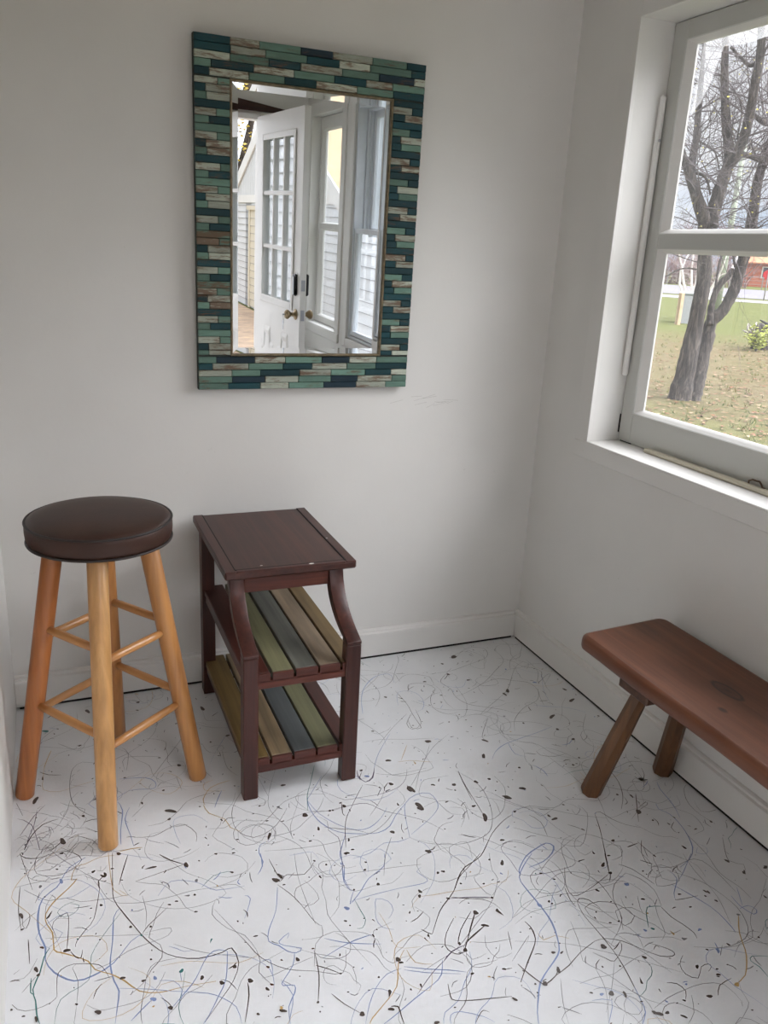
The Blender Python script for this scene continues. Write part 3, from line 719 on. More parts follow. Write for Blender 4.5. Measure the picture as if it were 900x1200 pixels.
LIMBS=[[(6.96,6.9,-0.42,0.176),(6.97,6.89,-0.11,0.135),(6.98,6.88,0.24,0.127),(6.99,6.87,0.5,0.122),(7.0,6.86,0.89,0.107),(7.0,6.86,1.27,0.099),(6.97,6.89,1.61,0.093),(6.95,6.91,1.93,0.089)],
[(6.96,6.9,1.91,0.124),(6.99,6.94,2.01,0.137)],
[(6.96,6.9,1.93,0.103),(6.82,6.95,2.18,0.084),(6.7,6.98,2.4,0.076),(6.59,7.0,2.6,0.067),(6.49,7.01,2.74,0.056),(6.38,7.03,2.93,0.045),(6.27,7.05,3.14,0.034)],
[(6.67,7.06,2.58,0.054),(6.73,7.14,2.84,0.049),(6.8,7.21,3.08,0.046),(6.85,7.31,3.42,0.041),(6.9,7.4,3.78,0.035),(6.95,7.49,4.09,0.027),(7.0,7.58,4.47,0.019)],
[(6.98,6.88,1.93,0.103),(7.01,6.89,2.17,0.09),(7.05,6.89,2.4,0.084),(7.09,6.88,2.61,0.078),(7.13,6.88,2.78,0.078),(7.12,6.93,2.98,0.07),(7.1,7.0,3.21,0.062),(7.06,7.07,3.56,0.056),(7.04,7.13,3.85,0.051),(7.03,7.18,4.16,0.045),(7.01,7.24,4.52,0.037),(7.0,7.29,4.9,0.026)],
[(7.11,6.82,2.73,0.067),(7.12,6.75,2.87,0.069),(7.13,6.69,3.06,0.063),(7.11,6.64,3.29,0.06),(7.09,6.61,3.5,0.057),(7.06,6.58,3.72,0.056),(7.04,6.55,3.97,0.053),(7.0,6.54,4.18,0.05),(6.93,6.55,4.46,0.042),(6.85,6.58,4.76,0.032)],
[(7.04,6.53,3.94,0.043),(7.08,6.73,3.91,0.026),(7.1,6.95,4.04,0.021),(7.11,7.17,4.2,0.016)],
[(7.2,6.79,2.88,0.035),(7.38,6.8,2.87,0.035),(7.56,6.8,2.84,0.038),(7.69,6.86,2.88,0.036)],
[(7.95,7.03,3.39,0.055),(7.76,6.98,3.33,0.046),(7.57,6.93,3.35,0.035),(7.38,6.9,3.42,0.016)],
[(7.12,6.81,-0.46,0.108),(7.15,6.82,-0.23,0.111),(7.19,6.84,0.01,0.102),(7.22,6.85,0.25,0.094),(7.26,6.86,0.43,0.091),(7.28,6.89,0.61,0.088),(7.34,6.88,0.72,0.083),(7.42,6.84,0.82,0.08),(7.49,6.82,0.98,0.079),(7.55,6.81,1.16,0.079),(7.59,6.82,1.37,0.076),(7.63,6.82,1.57,0.073),(7.68,6.82,1.8,0.07),(7.71,6.84,1.99,0.065)],
[(7.69,6.86,1.92,0.078),(7.74,6.91,2.14,0.073),(7.79,6.97,2.35,0.07),(7.83,7.02,2.57,0.067),(7.9,7.06,2.78,0.064),(7.98,7.07,3.02,0.064),(8.07,7.08,3.29,0.058),(8.16,7.09,3.57,0.05)],
[(7.19,6.8,0.62,0.053),(7.21,6.84,0.74,0.05),(7.23,6.87,0.86,0.045),(7.26,6.89,0.95,0.045),(7.3,6.9,1.1,0.045),(7.36,6.88,1.22,0.045),(7.44,6.86,1.31,0.039),(7.49,6.85,1.4,0.034)],
[(7.19,6.81,1.16,0.018),(7.27,6.9,1.35,0.016),(7.36,6.99,1.5,0.014),(7.47,7.06,1.66,0.012),(7.55,7.15,1.89,0.009)],
[(7.47,6.8,1.44,0.021),(7.56,6.95,1.56,0.015),(7.65,7.09,1.67,0.012),(7.74,7.24,1.85,0.008)],
[(6.85,6.87,1.37,0.012),(6.68,6.87,1.38,0.01),(6.52,6.86,1.35,0.009),(6.36,6.84,1.28,0.008),(6.2,6.83,1.23,0.005)],
[(6.93,6.79,1.44,0.008),(6.69,6.79,1.48,0.006),(6.48,6.78,1.52,0.006),(6.25,6.78,1.57,0.004)],
[(7.61,6.8,1.27,0.011),(7.76,6.84,1.33,0.008),(7.92,6.87,1.44,0.005),(8.06,6.91,1.5,0.004)],
[(6.71,7.01,2.61,0.022),(6.78,6.94,2.58,0.019),(6.83,6.89,2.49,0.016),(6.87,6.85,2.34,0.013)],
[(6.86,7.3,3.07,0.014),(6.93,7.13,2.98,0.012),(6.97,6.99,2.88,0.011),(6.98,6.88,2.67,0.008)],
[(7.25,7.03,3.62,0.011),(7.23,6.91,3.41,0.011),(7.16,6.83,3.25,0.011),(7.09,6.76,3.04,0.011)],
[(7.42,6.86,2.95,0.014),(7.42,6.85,3.03,0.012),(7.48,6.79,2.88,0.011)]]
CAMP = [956.27428, 0.3095, 0.0525, 0.40147, -1.62826, -2.46062, 1.4]
SUN_FROM = (.80, -.42, .62); SUN_E = 1.5; SUN_ANG = 50; SKY_STR = 1.0; SKY_TOP = 2.6; GLOW = 4.5; EXPO = -0.05
# ------------------------------------------------------------------ palette
M_wall = white_paint('wall_paint', rgb(221, 219, 215), .55, .4)
M_trim = white_paint('trim_paint', rgb(222, 220, 216), .4, .25, .08)
M_sash = white_paint('sash_paint', rgb(196, 196, 191), .4, .3, .08)
M_ceil = white_paint('ceiling_paint', rgb(218, 216, 212), .6)
M_siding = white_paint('siding_paint', rgb(206, 208, 210), .5, .2)
M_lap = plain('siding_lap_shadow', rgb(112, 116, 122), .8)  # grey for the painted shadow lines below the siding laps
M_cream = white_paint('old_garage_door_paint', rgb(206, 198, 178), .5, .6)
M_vinyl = plain('grey_vinyl', rgb(205, 209, 214), .35, 0, .04)
M_gap = plain('dark_gap', rgb(22, 20, 20), .9)
M_glass = thin_glass('window_glass', (.99, 1, 1, 1), 1.45, .012)
M_glass2 = thin_glass('clean_glass', (.97, .99, 1, 1), 1.85)
M_film = thin_glass('torn_plastic', (1, 1, 1, 1), 1.3, .2)
M_darkwood = wood('stained_plank', rgb(40, 16, 12), rgb(56, 24, 17), rgb(74, 32, 24), 0, .4, .6)
M_brass = plain('worn_brass', rgb(150, 132, 104), .3, .9, .15)
M_black = plain('black_metal', rgb(26, 26, 30), .35, .3)
M_steel = plain('steel', rgb(170, 172, 178), .3, 1, .1)
M_rust = plain('rusty_hook', rgb(112, 92, 76), .6, .6, .3)
# ------------------------------------------------------------------ the room (back wall y=0, right wall x=0, floor z=0)
XL, YF = -1.783, -3.0
HR, HL = 2.22, 2.46                      # ceiling heights at right and left wall
def floor_mesh():
    mb = MB()
    mb.box((XL - .12, YF - .12, -.10), (.16, .12, 0), 0)
    PC = {'k': rgb(84, 74, 68), 'g': rgb(138, 138, 140), 'b': rgb(140, 158, 198), 'y': rgb(204, 170, 112), 't': rgb(76, 134, 130), 'v': rgb(104, 92, 114), 'K': rgb(96, 66, 50)}
    cnt = [0]
    def okpt(x, y): return XL + .004 < x < -.022 and YF < y < -.022
    def ribbon(P, w, col, taper=.35, wob=.0):
        # smooth (Catmull-Rom) paint trail lying on the boards
        Q = []
        n = len(P)
        for i in range(n - 1):
            p0, p1, p2, p3 = P[max(i - 1, 0)], P[i], P[i + 1], P[min(i + 2, n - 1)]
            L = math.dist(p1, p2); k = max(2, min(8, int(L / .016)))
            for j in range(k):
                t = j / k
                Q.append(tuple(.5 * ((2 * p1[a]) + (-p0[a] + p2[a]) * t + (2 * p0[a] - 5 * p1[a] + 4 * p2[a] - p3[a]) * t * t + (-p0[a] + 3 * p1[a] - 3 * p2[a] + p3[a]) * t ** 3) for a in (0, 1)))
        Q.append(P[-1])
        cnt[0] += 1; z = .0006 + (cnt[0] % 40) * .00001
        prev = None; ph = R.random() * 9
        for i, q in enumerate(Q):
            a = Q[max(i - 1, 0)]; b = Q[min(i + 1, len(Q) - 1)]
            dx, dy = b[0] - a[0], b[1] - a[1]; L = math.hypot(dx, dy) or 1
            u = i / max(1, len(Q) - 1)
            ww = w * .5 * (taper + (1 - taper) * min(1, 4 * u, 4 * (1 - u))) * (1 + .35 * math.sin(ph + i * .9) * math.sin(i * .37 + ph))
            if not okpt(*q): prev = None; continue
            o = len(mb.v); mb.v += [(q[0] - dy / L * ww, q[1] + dx / L * ww, z), (q[0] + dy / L * ww, q[1] - dx / L * ww, z)]
            if prev is not None: mb.face([prev, prev + 1, o + 1, o], 1, col)
            prev = o
    def blob(x, y, r, ang, asp, col, tail=0):
        if not okpt(x - r, y) or not okpt(x + r, y): return
        cnt[0] += 1; z = .0012 + (cnt[0] % 40) * .00001
        c, s = math.cos(ang), math.sin(ang); n = 11; vs = []
        ph = R.random() * 6
        for k in range(n):
            a = 2 * math.pi * k / n; rr = r * (1 + .22 * math.sin(2 * a + ph) + .12 * math.sin(3 * a + 2 * ph))
            px = rr * math.cos(a) + (tail * max(0, math.cos(a)) ** 4); py = rr * asp * math.sin(a)
            vs.append((x + c * px - s * py, y + s * px + c * py, z))
        mb.add(vs, [list(range(n))], 1, col)
    WID = .00064
    for l in STROKES.split('\n'):
        t = l.split(); col = PC[t[0][0]]; w = float(t[0][1:]) * WID
        xy = [float(a) / 1000 for a in t[1:]]
        ribbon(list(zip(xy[::2], xy[1::2])), w, col)
    for l in BLOBS.split('\n'):
        c, x, y, L, a, asp = l.split()
        blob(float(x) / 1000, float(y) / 1000, float(L) / 1000 * .9, math.radians(float(a)), float(asp), PC[c])
    # the finer spatter all over the floor
    def rp(): return R.uniform(XL, -.03), R.uniform(-2.1, -.03)
    for i in range(400):
        x, y = rp(); a = R.uniform(0, 6.28); cur = R.gauss(0, .5); P = [(x, y)]
        st = R.uniform(.018, .06)
        for k in range(R.randint(3, 9)):
            a += cur + R.gauss(0, .45); P.append((P[-1][0] + st * math.cos(a), P[-1][1] + st * math.sin(a)))
        col = PC[R.choices('gkbytv', (60, 16, 16, 6, 4, 5))[0]]
        ribbon(P, R.uniform(.0007, .00115), col)
    for i in range(460):                 # short dashes
        x, y = rp(); a = R.gauss(1.0, .9); L = R.uniform(.008, .04)
        ribbon([(x, y), (x + L * .5 * math.cos(a), y + L * .5 * math.sin(a)), (x + L * math.cos(a + R.gauss(0, .3)), y + L * math.sin(a + R.gauss(0, .3)))], R.uniform(.0008, .0022), PC[R.choices('gkb', (6, 4, 1))[0]], .2)
    for i in range(760):                 # drops
        x, y = rp(); r = min(.0045, .0011 * math.exp(abs(R.gauss(0, .58))))
        blob(x, y, r, R.uniform(0, 6.28), R.uniform(.5, 1), PC[R.choices('kgbytK', (70, 14, 8, 3, 2, 4))[0]], r * R.choice((0, 0, 0, 2, 4)))
    for i in range(90):                 # the dense dark spatter at the left wall
        x, y = R.gauss(-1.66, .06), R.gauss(-.68, .09); a = R.uniform(0, 6.28); L = R.uniform(.01, .06)
        ribbon([(x, y), (x + L * .5 * math.cos(a), y + L * .5 * math.sin(a)), (x + L * math.cos(a + R.gauss(0, .5)), y + L * math.sin(a + R.gauss(0, .5)))], R.uniform(.0005, .0009), PC[R.choice('kgv')], .2)
    mf, nt, b, o = new_mat('white_floor_paint')
    v = coords(nt); f = noise(nt, v, 5, 4); g = noise(nt, v, 90, 4, .6)
    c = ramp(nt, f, [(.3, rgb(219, 220, 221)), (.7, rgb(228, 229, 231))])
    d = noise(nt, v, 1.7, 3); c = mix(nt, ramp(nt, d, [(.45, (0, 0, 0, 1)), (.7, (.18, .18, .18, 1))]), c, rgb(208, 206, 204))
    nt.links.new(c, b.inputs['Base Color']); b.inputs['Roughness'].default_value = .42; bump(nt, b, g, .22, .002)
    mp = attr_mat('spattered_paint', .3, None, .1, (30, 30, 30), .5, 0)
    return struct(mb.build('floor', [mf, mp], fix=False), 'white painted floor covered in thin coloured paint spatters')
floor_mesh()
# --- walls
mb = MB(); mb.prism([(XL - .12, -.1), (.0, -.1), (.0, HR + .05), (XL - .12, HL + .08)], 0, .12, 1)
SC = random.Random(2)      # faint pencil-like scuffs beside the mirror
for i in range(13):
    x, z = -.455 + SC.gauss(0, .035), .925 + SC.gauss(0, .012); L = SC.uniform(.02, .06); a = SC.gauss(.12, .12); w = .0007
    mb.add([(x, -.0006, z), (x + L * math.cos(a), -.0006, z + L * math.sin(a)), (x + L * math.cos(a), -.0006, z + L * math.sin(a) + w), (x, -.0006, z + w)], [[0, 1, 2, 3]], 1)
struct(mb.build('wall_back', [M_wall, plain('pencil_scuff', rgb(168, 164, 158), .7)]))
mb = MB(); mb.box((XL - .12, YF, -.1), (XL, 0, HL + .05)); struct(mb.build('wall_left', M_wall))
# right wall with three window openings
SZ, LZ, WT = .84, 2.062, .16
OPEN = [(-1.50, -.306), (-2.10, -1.68), (-2.875, -2.305)]
mb = MB(); mb.box((0, YF - .12, -.1), (WT, .12, SZ)); mb.box((0, YF - .12, LZ), (WT, .12, HR + .05))
mb.box((0, -.306, SZ), (WT, .12, LZ)); mb.box((0, -1.68, SZ), (WT, -1.50, LZ))
mb.box((0, -2.305, SZ), (.06, -2.10, 1.42)); mb.box((0, -2.305, 1.42), (WT, -2.10, LZ)); mb.box((0, YF - .12, SZ), (.092, -2.875, LZ))
struct(mb.build('wall_right', M_wall))
# front wall (behind the camera) with the doorway
DX0, DX1, DZ = -1.22, -.30, 2.05
mb = MB()
mb.box((XL - .12, YF - .12, -.1), (DX0, YF, 2.5)); mb.box((DX1, YF - .12, -.1), (0, YF, HR + .05))
mb.prism([(DX0, DZ), (DX1, DZ), (DX1, HR + .07), (DX0, HL - .04)], YF - .12, YF, 1)
struct(mb.build('wall_front', M_wall))
mb = MB(); mb.prism([(XL - .15, HL), (.2, HR - .02), (.2, HR + .08), (XL - .15, HL + .1)], YF - .15, .14, 1)
struct(mb.build('ceiling', M_ceil))
# dark stained header board and white casing of the doorway
mb = MB(); mb.prism([(DX0 - .07, 2.068), (-.10, 2.068), (-.10, 2.085), (DX0 - .07, 2.235)], YF + .001, YF + .02, 1)
struct(mb.build('trim_1', M_darkwood), 'dark red-brown board above the doorway')
mb = MB(); mb.box((DX0 - .08, YF + .001, .001), (DX0, YF + .022, 2.062), bev=.003); mb.box((DX1, YF + .001, .001), (DX1 + .07, YF + .016, 2.062), bev=.003)
mb.box((DX0, YF - .1, 2.022), (DX1, YF + .018, 2.05)); mb.box((DX0, YF - .1, .001), (DX0 + .02, YF, 2.02))
struct(mb.build('trim_2', M_trim))
# baseboards: board, rounded cap, dark gap under it
for nm, ax in (('baseboard_back', 0), ('baseboard_right', 1)):
    mb = MB()
    prof = [(0, .008), (-.0200, .008), (-.0205, .088), (-.0195, .0945), (-.012, .098), (-.011, .104), (-.006, .107), (0, .108)]
    if ax == 0:
        mb.prism([(q[0], q[1]) for q in prof], XL + .001, -.0208, 0)
        ob = mb
    else:
        mb.prism([(q[0], q[1]) for q in prof], YF + .02, -.001, 1)
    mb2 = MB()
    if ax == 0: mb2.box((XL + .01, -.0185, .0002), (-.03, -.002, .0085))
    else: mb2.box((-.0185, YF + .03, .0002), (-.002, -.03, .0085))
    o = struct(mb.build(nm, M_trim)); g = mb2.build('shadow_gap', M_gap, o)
# --- window 1 (the one the camera looks through): casing, apron, two-light sash, stops
def wooden_window(name, y0, y1, sx=.111, st=.06, d=.024, zb0=.944, zt0=2.008, zr=(1.446, 1.492)):
    casing = True
    root = bpy.data.objects.new(name, None); COL.objects.link(root); struct(root); root.location = (0, y1, SZ)
    def B(nm, boxes, mat, parent=root, bev=.003):
        mb = MB()
        for a, b in boxes: mb.box((a[0], a[1] - y1, a[2] - SZ), (b[0], b[1] - y1, b[2] - SZ), bev=bev)
        return mb.build(nm, mat, parent)
    sx1 = sx + .039
    if casing:
        B('casing', [((-.010, y1 - .0006, SZ - .002), (.004, y1 + .066, LZ + .065)), ((-.010, y0 - .066, SZ - .002), (.004, y0 + .0006, LZ + .065)), ((-.010, y0, LZ - .0006), (.004, y1, LZ + .065))], M_trim, bev=.0012)
        B('apron', [((-.014, y0 - .066, SZ - .055), (-.0005, y1 + .066, SZ - .001))], M_trim)
    B('sill', [((-.0135, y0 + .001, SZ - .004), (sx + .03, y1 - .001, SZ + .003))], M_trim, bev=.002)
    B('sash', [((sx, y0 + .002, SZ + .004), (sx1, y0 + st, LZ - .002)), ((sx, y1 - st, SZ + .004), (sx1, y1 - .002, LZ - .002)),
               ((sx, y0 + st, SZ + .004), (sx1, y1 - st, zb0)), ((sx, y0 + st, zt0), (sx1, y1 - st, LZ - .002)),
               ((sx, y0 + st, zr[0]), (sx1, y1 - st, zr[1]))], M_sash if sx > .1 else M_trim, bev=.0025)
    # sloping glazing beads round both panes
    mb = MB()
    for za, zb in ((zb0, zr[0]), (zr[1], zt0)):
        ya, yb = y0 + st, y1 - st
        o_ = [(sx + .003, ya, za), (sx + .003, yb, za), (sx + .003, yb, zb), (sx + .003, ya, zb)]
        m_ = [(sx + .012, ya + d * .55, za + d * .3), (sx + .012, yb - d * .55, za + d * .3), (sx + .012, yb - d * .55, zb - d * .3), (sx + .012, ya + d * .55, zb - d * .3)]
        i_ = [(sx + .020, ya + d, za + d * .5), (sx + .020, yb - d, za + d * .5), (sx + .020, yb - d, zb - d * .5), (sx + .020, ya + d, zb - d * .5)]
        j_ = [(sx + .026, ya + d, za + d * .5), (sx + .026, yb - d, za + d * .5), (sx + .026, yb - d, zb - d * .5), (sx + .026, ya + d, zb - d * .5)]
        vs = [(a, b - y1, c - SZ) for a, b, c in o_ + m_ + i_ + j_]
        fs = []
        for L in (0, 4, 8):
            for k in range(4): fs.append([L + k, L + (k + 1) % 4, L + 4 + (k + 1) % 4, L + 4 + k])
        mb.add(vs, fs)
    mb.build('glazing_bead', M_trim, root)
    MG_ = M_glass if sx > .1 else M_glass2
    for za, zb in ((zb0, zr[0]), (zr[1], zt0)):
        B('pane', [((sx + .0275, y0 + st - .004, za - .003), (sx + .0305, y1 - st + .004, zb + .003))], MG_, bev=0)
    return root, B
w1, B1 = wooden_window('window_1', *OPEN[0])
w1['label'] = 'white wooden window with two panes in the right wall'
# vertical stop on the jamb, its screw, dark joint line, the wooden strip on the sill with its bent hook
mb = MB(); y1 = OPEN[0][1]
mb.box((.088, -.018, 1.056 - SZ), (.108, -.0005, 1.873 - SZ), bev=.006)
stp = mb.build('jamb_stop', M_trim, w1)
mb = MB(); mb.tube([(.098, -.0178, 1.75 - SZ), (.098, -.0195, 1.75 - SZ)], .0045, 10); mb.build('screw', M_steel, stp)
mb = MB()
mb.box((.1085, -.0042, .87 - SZ), (.1112, -.0005, .93 - SZ)); mb.box((.1085, -.0022, 1.06 - SZ), (.1112, -.0005, 1.5 - SZ))
mb.box((.1098, -.016, .8435 - SZ), (.1112, -.072, .8465 - SZ))
mb.build('joint_gap', M_gap, w1)
mb = MB(); mb.box((.079, -.476 - y1, .0032), (.101, -1.45 - y1, .0155), bev=.003); strip = mb.build('sill_strip', M_cream, w1)
mb = MB(); c0 = Vector((.098, -.905 - y1, .0155))
mb.tube([c0 + Vector(q) for q in ((0, .02, -.002), (0, .021, .007), (.003, .012, .012), (.004, 0, .0115), (.003, -.012, .013), (0, -.021, .008), (-.001, -.028, .001), (0, -.036, 0))], .0024, 8)
mb.build('hook', M_rust, strip)
mb = MB()      # torn sheet of clouded plastic hanging outside the upper pane
zt = 2.010 - SZ
def fp(y, z): return (.1525 + .003 * math.sin(y * 37 + z * 19), y, z)
P = [fp(-.075, zt - .19), fp(-.083, zt - .02), fp(-.083, zt), fp(-.2, zt), fp(-.35, zt), fp(-.6, zt), fp(-.83, zt), fp(-.83, zt - .035), fp(-.6, zt - .028), fp(-.48, zt - .045), fp(-.36, zt - .033), fp(-.24, zt - .04), fp(-.165, zt - .032), fp(-.150, zt - .07), fp(-.13, zt - .12), fp(-.105, zt - .165)]
mb.add(P, [[0, 1, 12, 13, 14, 15], [1, 2, 3, 12], [3, 4, 10, 11, 12], [4, 5, 8, 9, 10], [5, 6, 7, 8]])
mb.build('plastic_sheet', M_film, w1, fix=False)
# --- window 3 like it, window 2 a grey vinyl double-hung one (both show in the mirror)
wooden_window('window_3', *OPEN[2], sx=.05, st=.034, d=.014, zb0=.885, zt0=1.99, zr=(1.416, 1.452))
def vinyl_window(name, y0, y1):
    root = bpy.data.objects.new(name, None); COL.objects.link(root); struct(root); root.location = (0, y1, SZ)
    def B(nm, boxes, mat, bev=.003, parent=root):
        mb = MB()
        for a, b in boxes: mb.box((a[0], a[1] - y1, a[2] - SZ), (b[0], b[1] - y1, b[2] - SZ), bev=bev)
        return mb.build(nm, mat, parent)
    e = .001
    def ring(x0, x1, t, i=0):
        return [((x0, y0 + i + e, SZ + i + e), (x1, y0 + i + t, LZ - i - e)), ((x0, y1 - i - t, SZ + i + e), (x1, y1 - i - e, LZ - i - e)), ((x0, y0 + i + t, SZ + i + e), (x1, y1 - i - t, SZ + i + t)), ((x0, y0 + i + t, LZ - i - t), (x1, y1 - i - t, LZ - i - e))]
    B('casing', [((-.012, y1, SZ - .05), (-.0005, y1 + .05, LZ + .05)), ((-.012, y0 - .05, SZ - .05), (-.0005, y0, LZ + .05)), ((-.012, y0, LZ), (-.0005, y1, LZ + .05)), ((-.012, y0, SZ - .05), (-.0005, y1, SZ))], M_trim)
    B('frame', ring(.004, .058, .018) + [((.058, y0 + .001, 1.425), (.158, y0 + .03, LZ - .002)), ((.075, y0 + .03, 1.425), (.158, y0 + .042, LZ - .002)), ((.058, y1 - .03, 1.425), (.158, y1 - .001, LZ - .002)), ((.058, y0 + .03, LZ - .03), (.158, y1 - .03, LZ - .002))], M_vinyl)
    i = .019; zm = 1.42
    def sash(nm, x0, x1, za, zb):
        t = .026 if x0 < .05 else .045
        s = B(nm, [((x0, y0 + i, za), (x1, y0 + i + t, zb)), ((x0, y1 - i - t, za), (x1, y1 - i, zb)), ((x0, y0 + i + t, za), (x1, y1 - i - t, za + t)), ((x0, y0 + i + t, zb - t), (x1, y1 - i - t, zb))], M_vinyl)
        B('pane', [((x0 + .01, y0 + i + t - .003, za + t - .003), (x0 + .014, y1 - i - t + .003, zb - t + .003))], M_glass2, 0, s)
    sash('lower_sash', .012, .036, SZ + i, zm + .02); sash('upper_sash', .088, .112, zm - .02, LZ - i)
    return root
vinyl_window('window_2', *OPEN[1])
# --- door_1: nine-light white door standing open into the room, seen in the mirror
H0 = Vector((-.305, -2.985, 0)); dirv = Vector((.058, .808, 0)); ang = math.atan2(dirv.y, dirv.x)
door = bpy.data.objects.new('door_1', None); COL.objects.link(door); door.location = H0; door.rotation_euler = (0, 0, ang); struct(door, 'white nine-pane door standing open, seen in the mirror')
W, T = .81, .036; gx0, gx1, gz0, gz1 = .13, .68, .995, 1.91
mb = MB()
mb.box((0, -T / 2, .012), (gx0, T / 2, 2.035)); mb.box((gx1, -T / 2, .012), (W, T / 2, 2.035)); mb.box((gx0, -T / 2, gz1), (gx1, T / 2, 2.035)); mb.box((gx0, -T / 2, .012), (gx1, T / 2, gz0))
mb.build('slab', M_trim, door)
mb = MB(); e = .012
for s in (-1, 1):
    y0, y1_ = s * T / 2, s * (T / 2 + .008)
    mb.box((gx0 - .02, y0, gz0 - .03), (gx0 + e, y1_, gz1 + .02), bev=.003); mb.box((gx1 - e, y0, gz0 - .03), (gx1 + .02, y1_, gz1 + .02), bev=.003)
    mb.box((gx0 + e, y0, gz1 - e), (gx1 - e, y1_, gz1 + .02), bev=.003); mb.box((gx0 + e, y0, gz0 - .03), (gx1 - e, y1_, gz0 + e), bev=.003)
mb.build('glazing_frame', M_trim, door)
mb = MB(); mb.box((gx0, -.002, gz0), (gx1, .002, gz1)); mb.build('pane', M_glass2, door)
mb = MB()
for k in (1, 2):
    x = gx0 + (gx1 - gx0) * k / 3; z = gz0 + (gz1 - gz0) * k / 3
    mb.box((x - .012, -T / 2, gz0), (x + .012, T / 2, gz1), bev=.004); mb.box((gx0, -T / 2 - .001, z - .012), (gx1, T / 2 + .001, z + .012), bev=.004)
mb.build('muntins', M_trim, door)
for x0, x1 in ((.12, .37), (.44, .69)):
    mb = MB()
    for s in (-1, 1):
        y0, y1_ = s * T / 2, s * (T / 2 + .007)
        def arch(i):      # panel outline with a stepped, arched top
            a, b, z0, z1 = x0 + i, x1 - i, .20 + i, .82 - i; w = b - a
            return [(a, z0), (b, z0), (b, z1 - .10), (b - .2 * w, z1 - .085), (b - .28 * w, z1), (a + .28 * w, z1), (a + .2 * w, z1 - .085), (a, z1 - .10)]
        A, Bq = arch(0), arch(.022); n = len(A)
        vs = [(q[0], y0, q[1]) for q in A] + [(q[0], y1_, q[1]) for q in Bq] + [(q[0], y1_, q[1]) for q in arch(.034)] + [(q[0], y0 + s * .002, q[1]) for q in arch(.05)]
        fs = [[L + k, L + (k + 1) % n, L + n + (k + 1) % n, L + n + k] for L in (0, n, 2 * n) for k in range(n)] + [list(range(3 * n, 4 * n))]
        mb.add(vs, fs)
    mb.build('panel', M_trim, door)
for s in (1, -1):
    mb = MB(); kx, kz = .748, .95
    prof = [(.031, 0), (.031, .004), (.024, .008), (.012, .011), (.011, .028), (.018, .036), (.026, .046), (.027, .056), (.020, .064), (.006, .067)]
    mb.lathe(prof, 24); k = mb.build('knob', M_brass, door); k.location = (kx, s * T / 2, kz); k.rotation_euler = (-s * math.pi / 2, 0, 0)
    mb = MB(); mb.box((kx - .022, s * T / 2, 1.055), (kx + .022, s * (T / 2 + (.018 if s > 0 else .034)), 1.175), bev=.007); dk = mb.build('deadbolt', M_black if s < 0 else M_black, door)
    if s > 0:
        mb = MB(); mb.box((kx - .012, T / 2 + .0185, 1.06), (kx + .010, T / 2 + .021, 1.16), bev=.003); mb.build('cover_plate', M_vinyl, dk)
mb = MB(); mb.box((W - .001, -.012, 1.085), (W + .002, .012, 1.145), bev=.001); mb.box((W - .001, -.011, .92), (W + .002, .011, .98), bev=.001); mb.build('latch_plate', M_steel, door)
kp = Matrix.Rotation(ang, 4, 'Z') @ Vector((.748, T / 2 + .0675, .95)) + H0
keys = thing('key_ring', 'small bunch of keys hanging from the door knob, seen in the mirror', 'keys', kp, (0, 0, ang))
mb = MB(); mb.tube([(.013 * math.cos(a), .006, -.016 + .016 * math.sin(a)) for a in [i * math.pi / 8 for i in range(17)]], .0013, 6, cap=False); mb.build('ring', M_steel, keys)
for k, dx in enumerate((-.006, .006)):
    mb = MB(); mb.lathe([(.012, -.0012), (.012, .0012)], 16)
    q = Matrix.Translation((dx, .006 + .004 * k, -.042)) @ Matrix.Rotation(math.pi / 2, 4, 'X')
    mb.v = [tuple(q @ Vector(v)) for v in mb.v]
    mb.box((dx - .004, .005 + .004 * k, -.085), (dx + .004, .007 + .004 * k, -.05)); mb.box((dx + .003, .005 + .004 * k, -.082), (dx + .0065, .007 + .004 * k, -.068))
    mb.build('key', M_steel if k else M_brass, keys)
mb = MB(); mb.box((-.0025, -.004, -.004), (.0025, .012, .004)); mb.build('inserted_key', M_steel, keys)
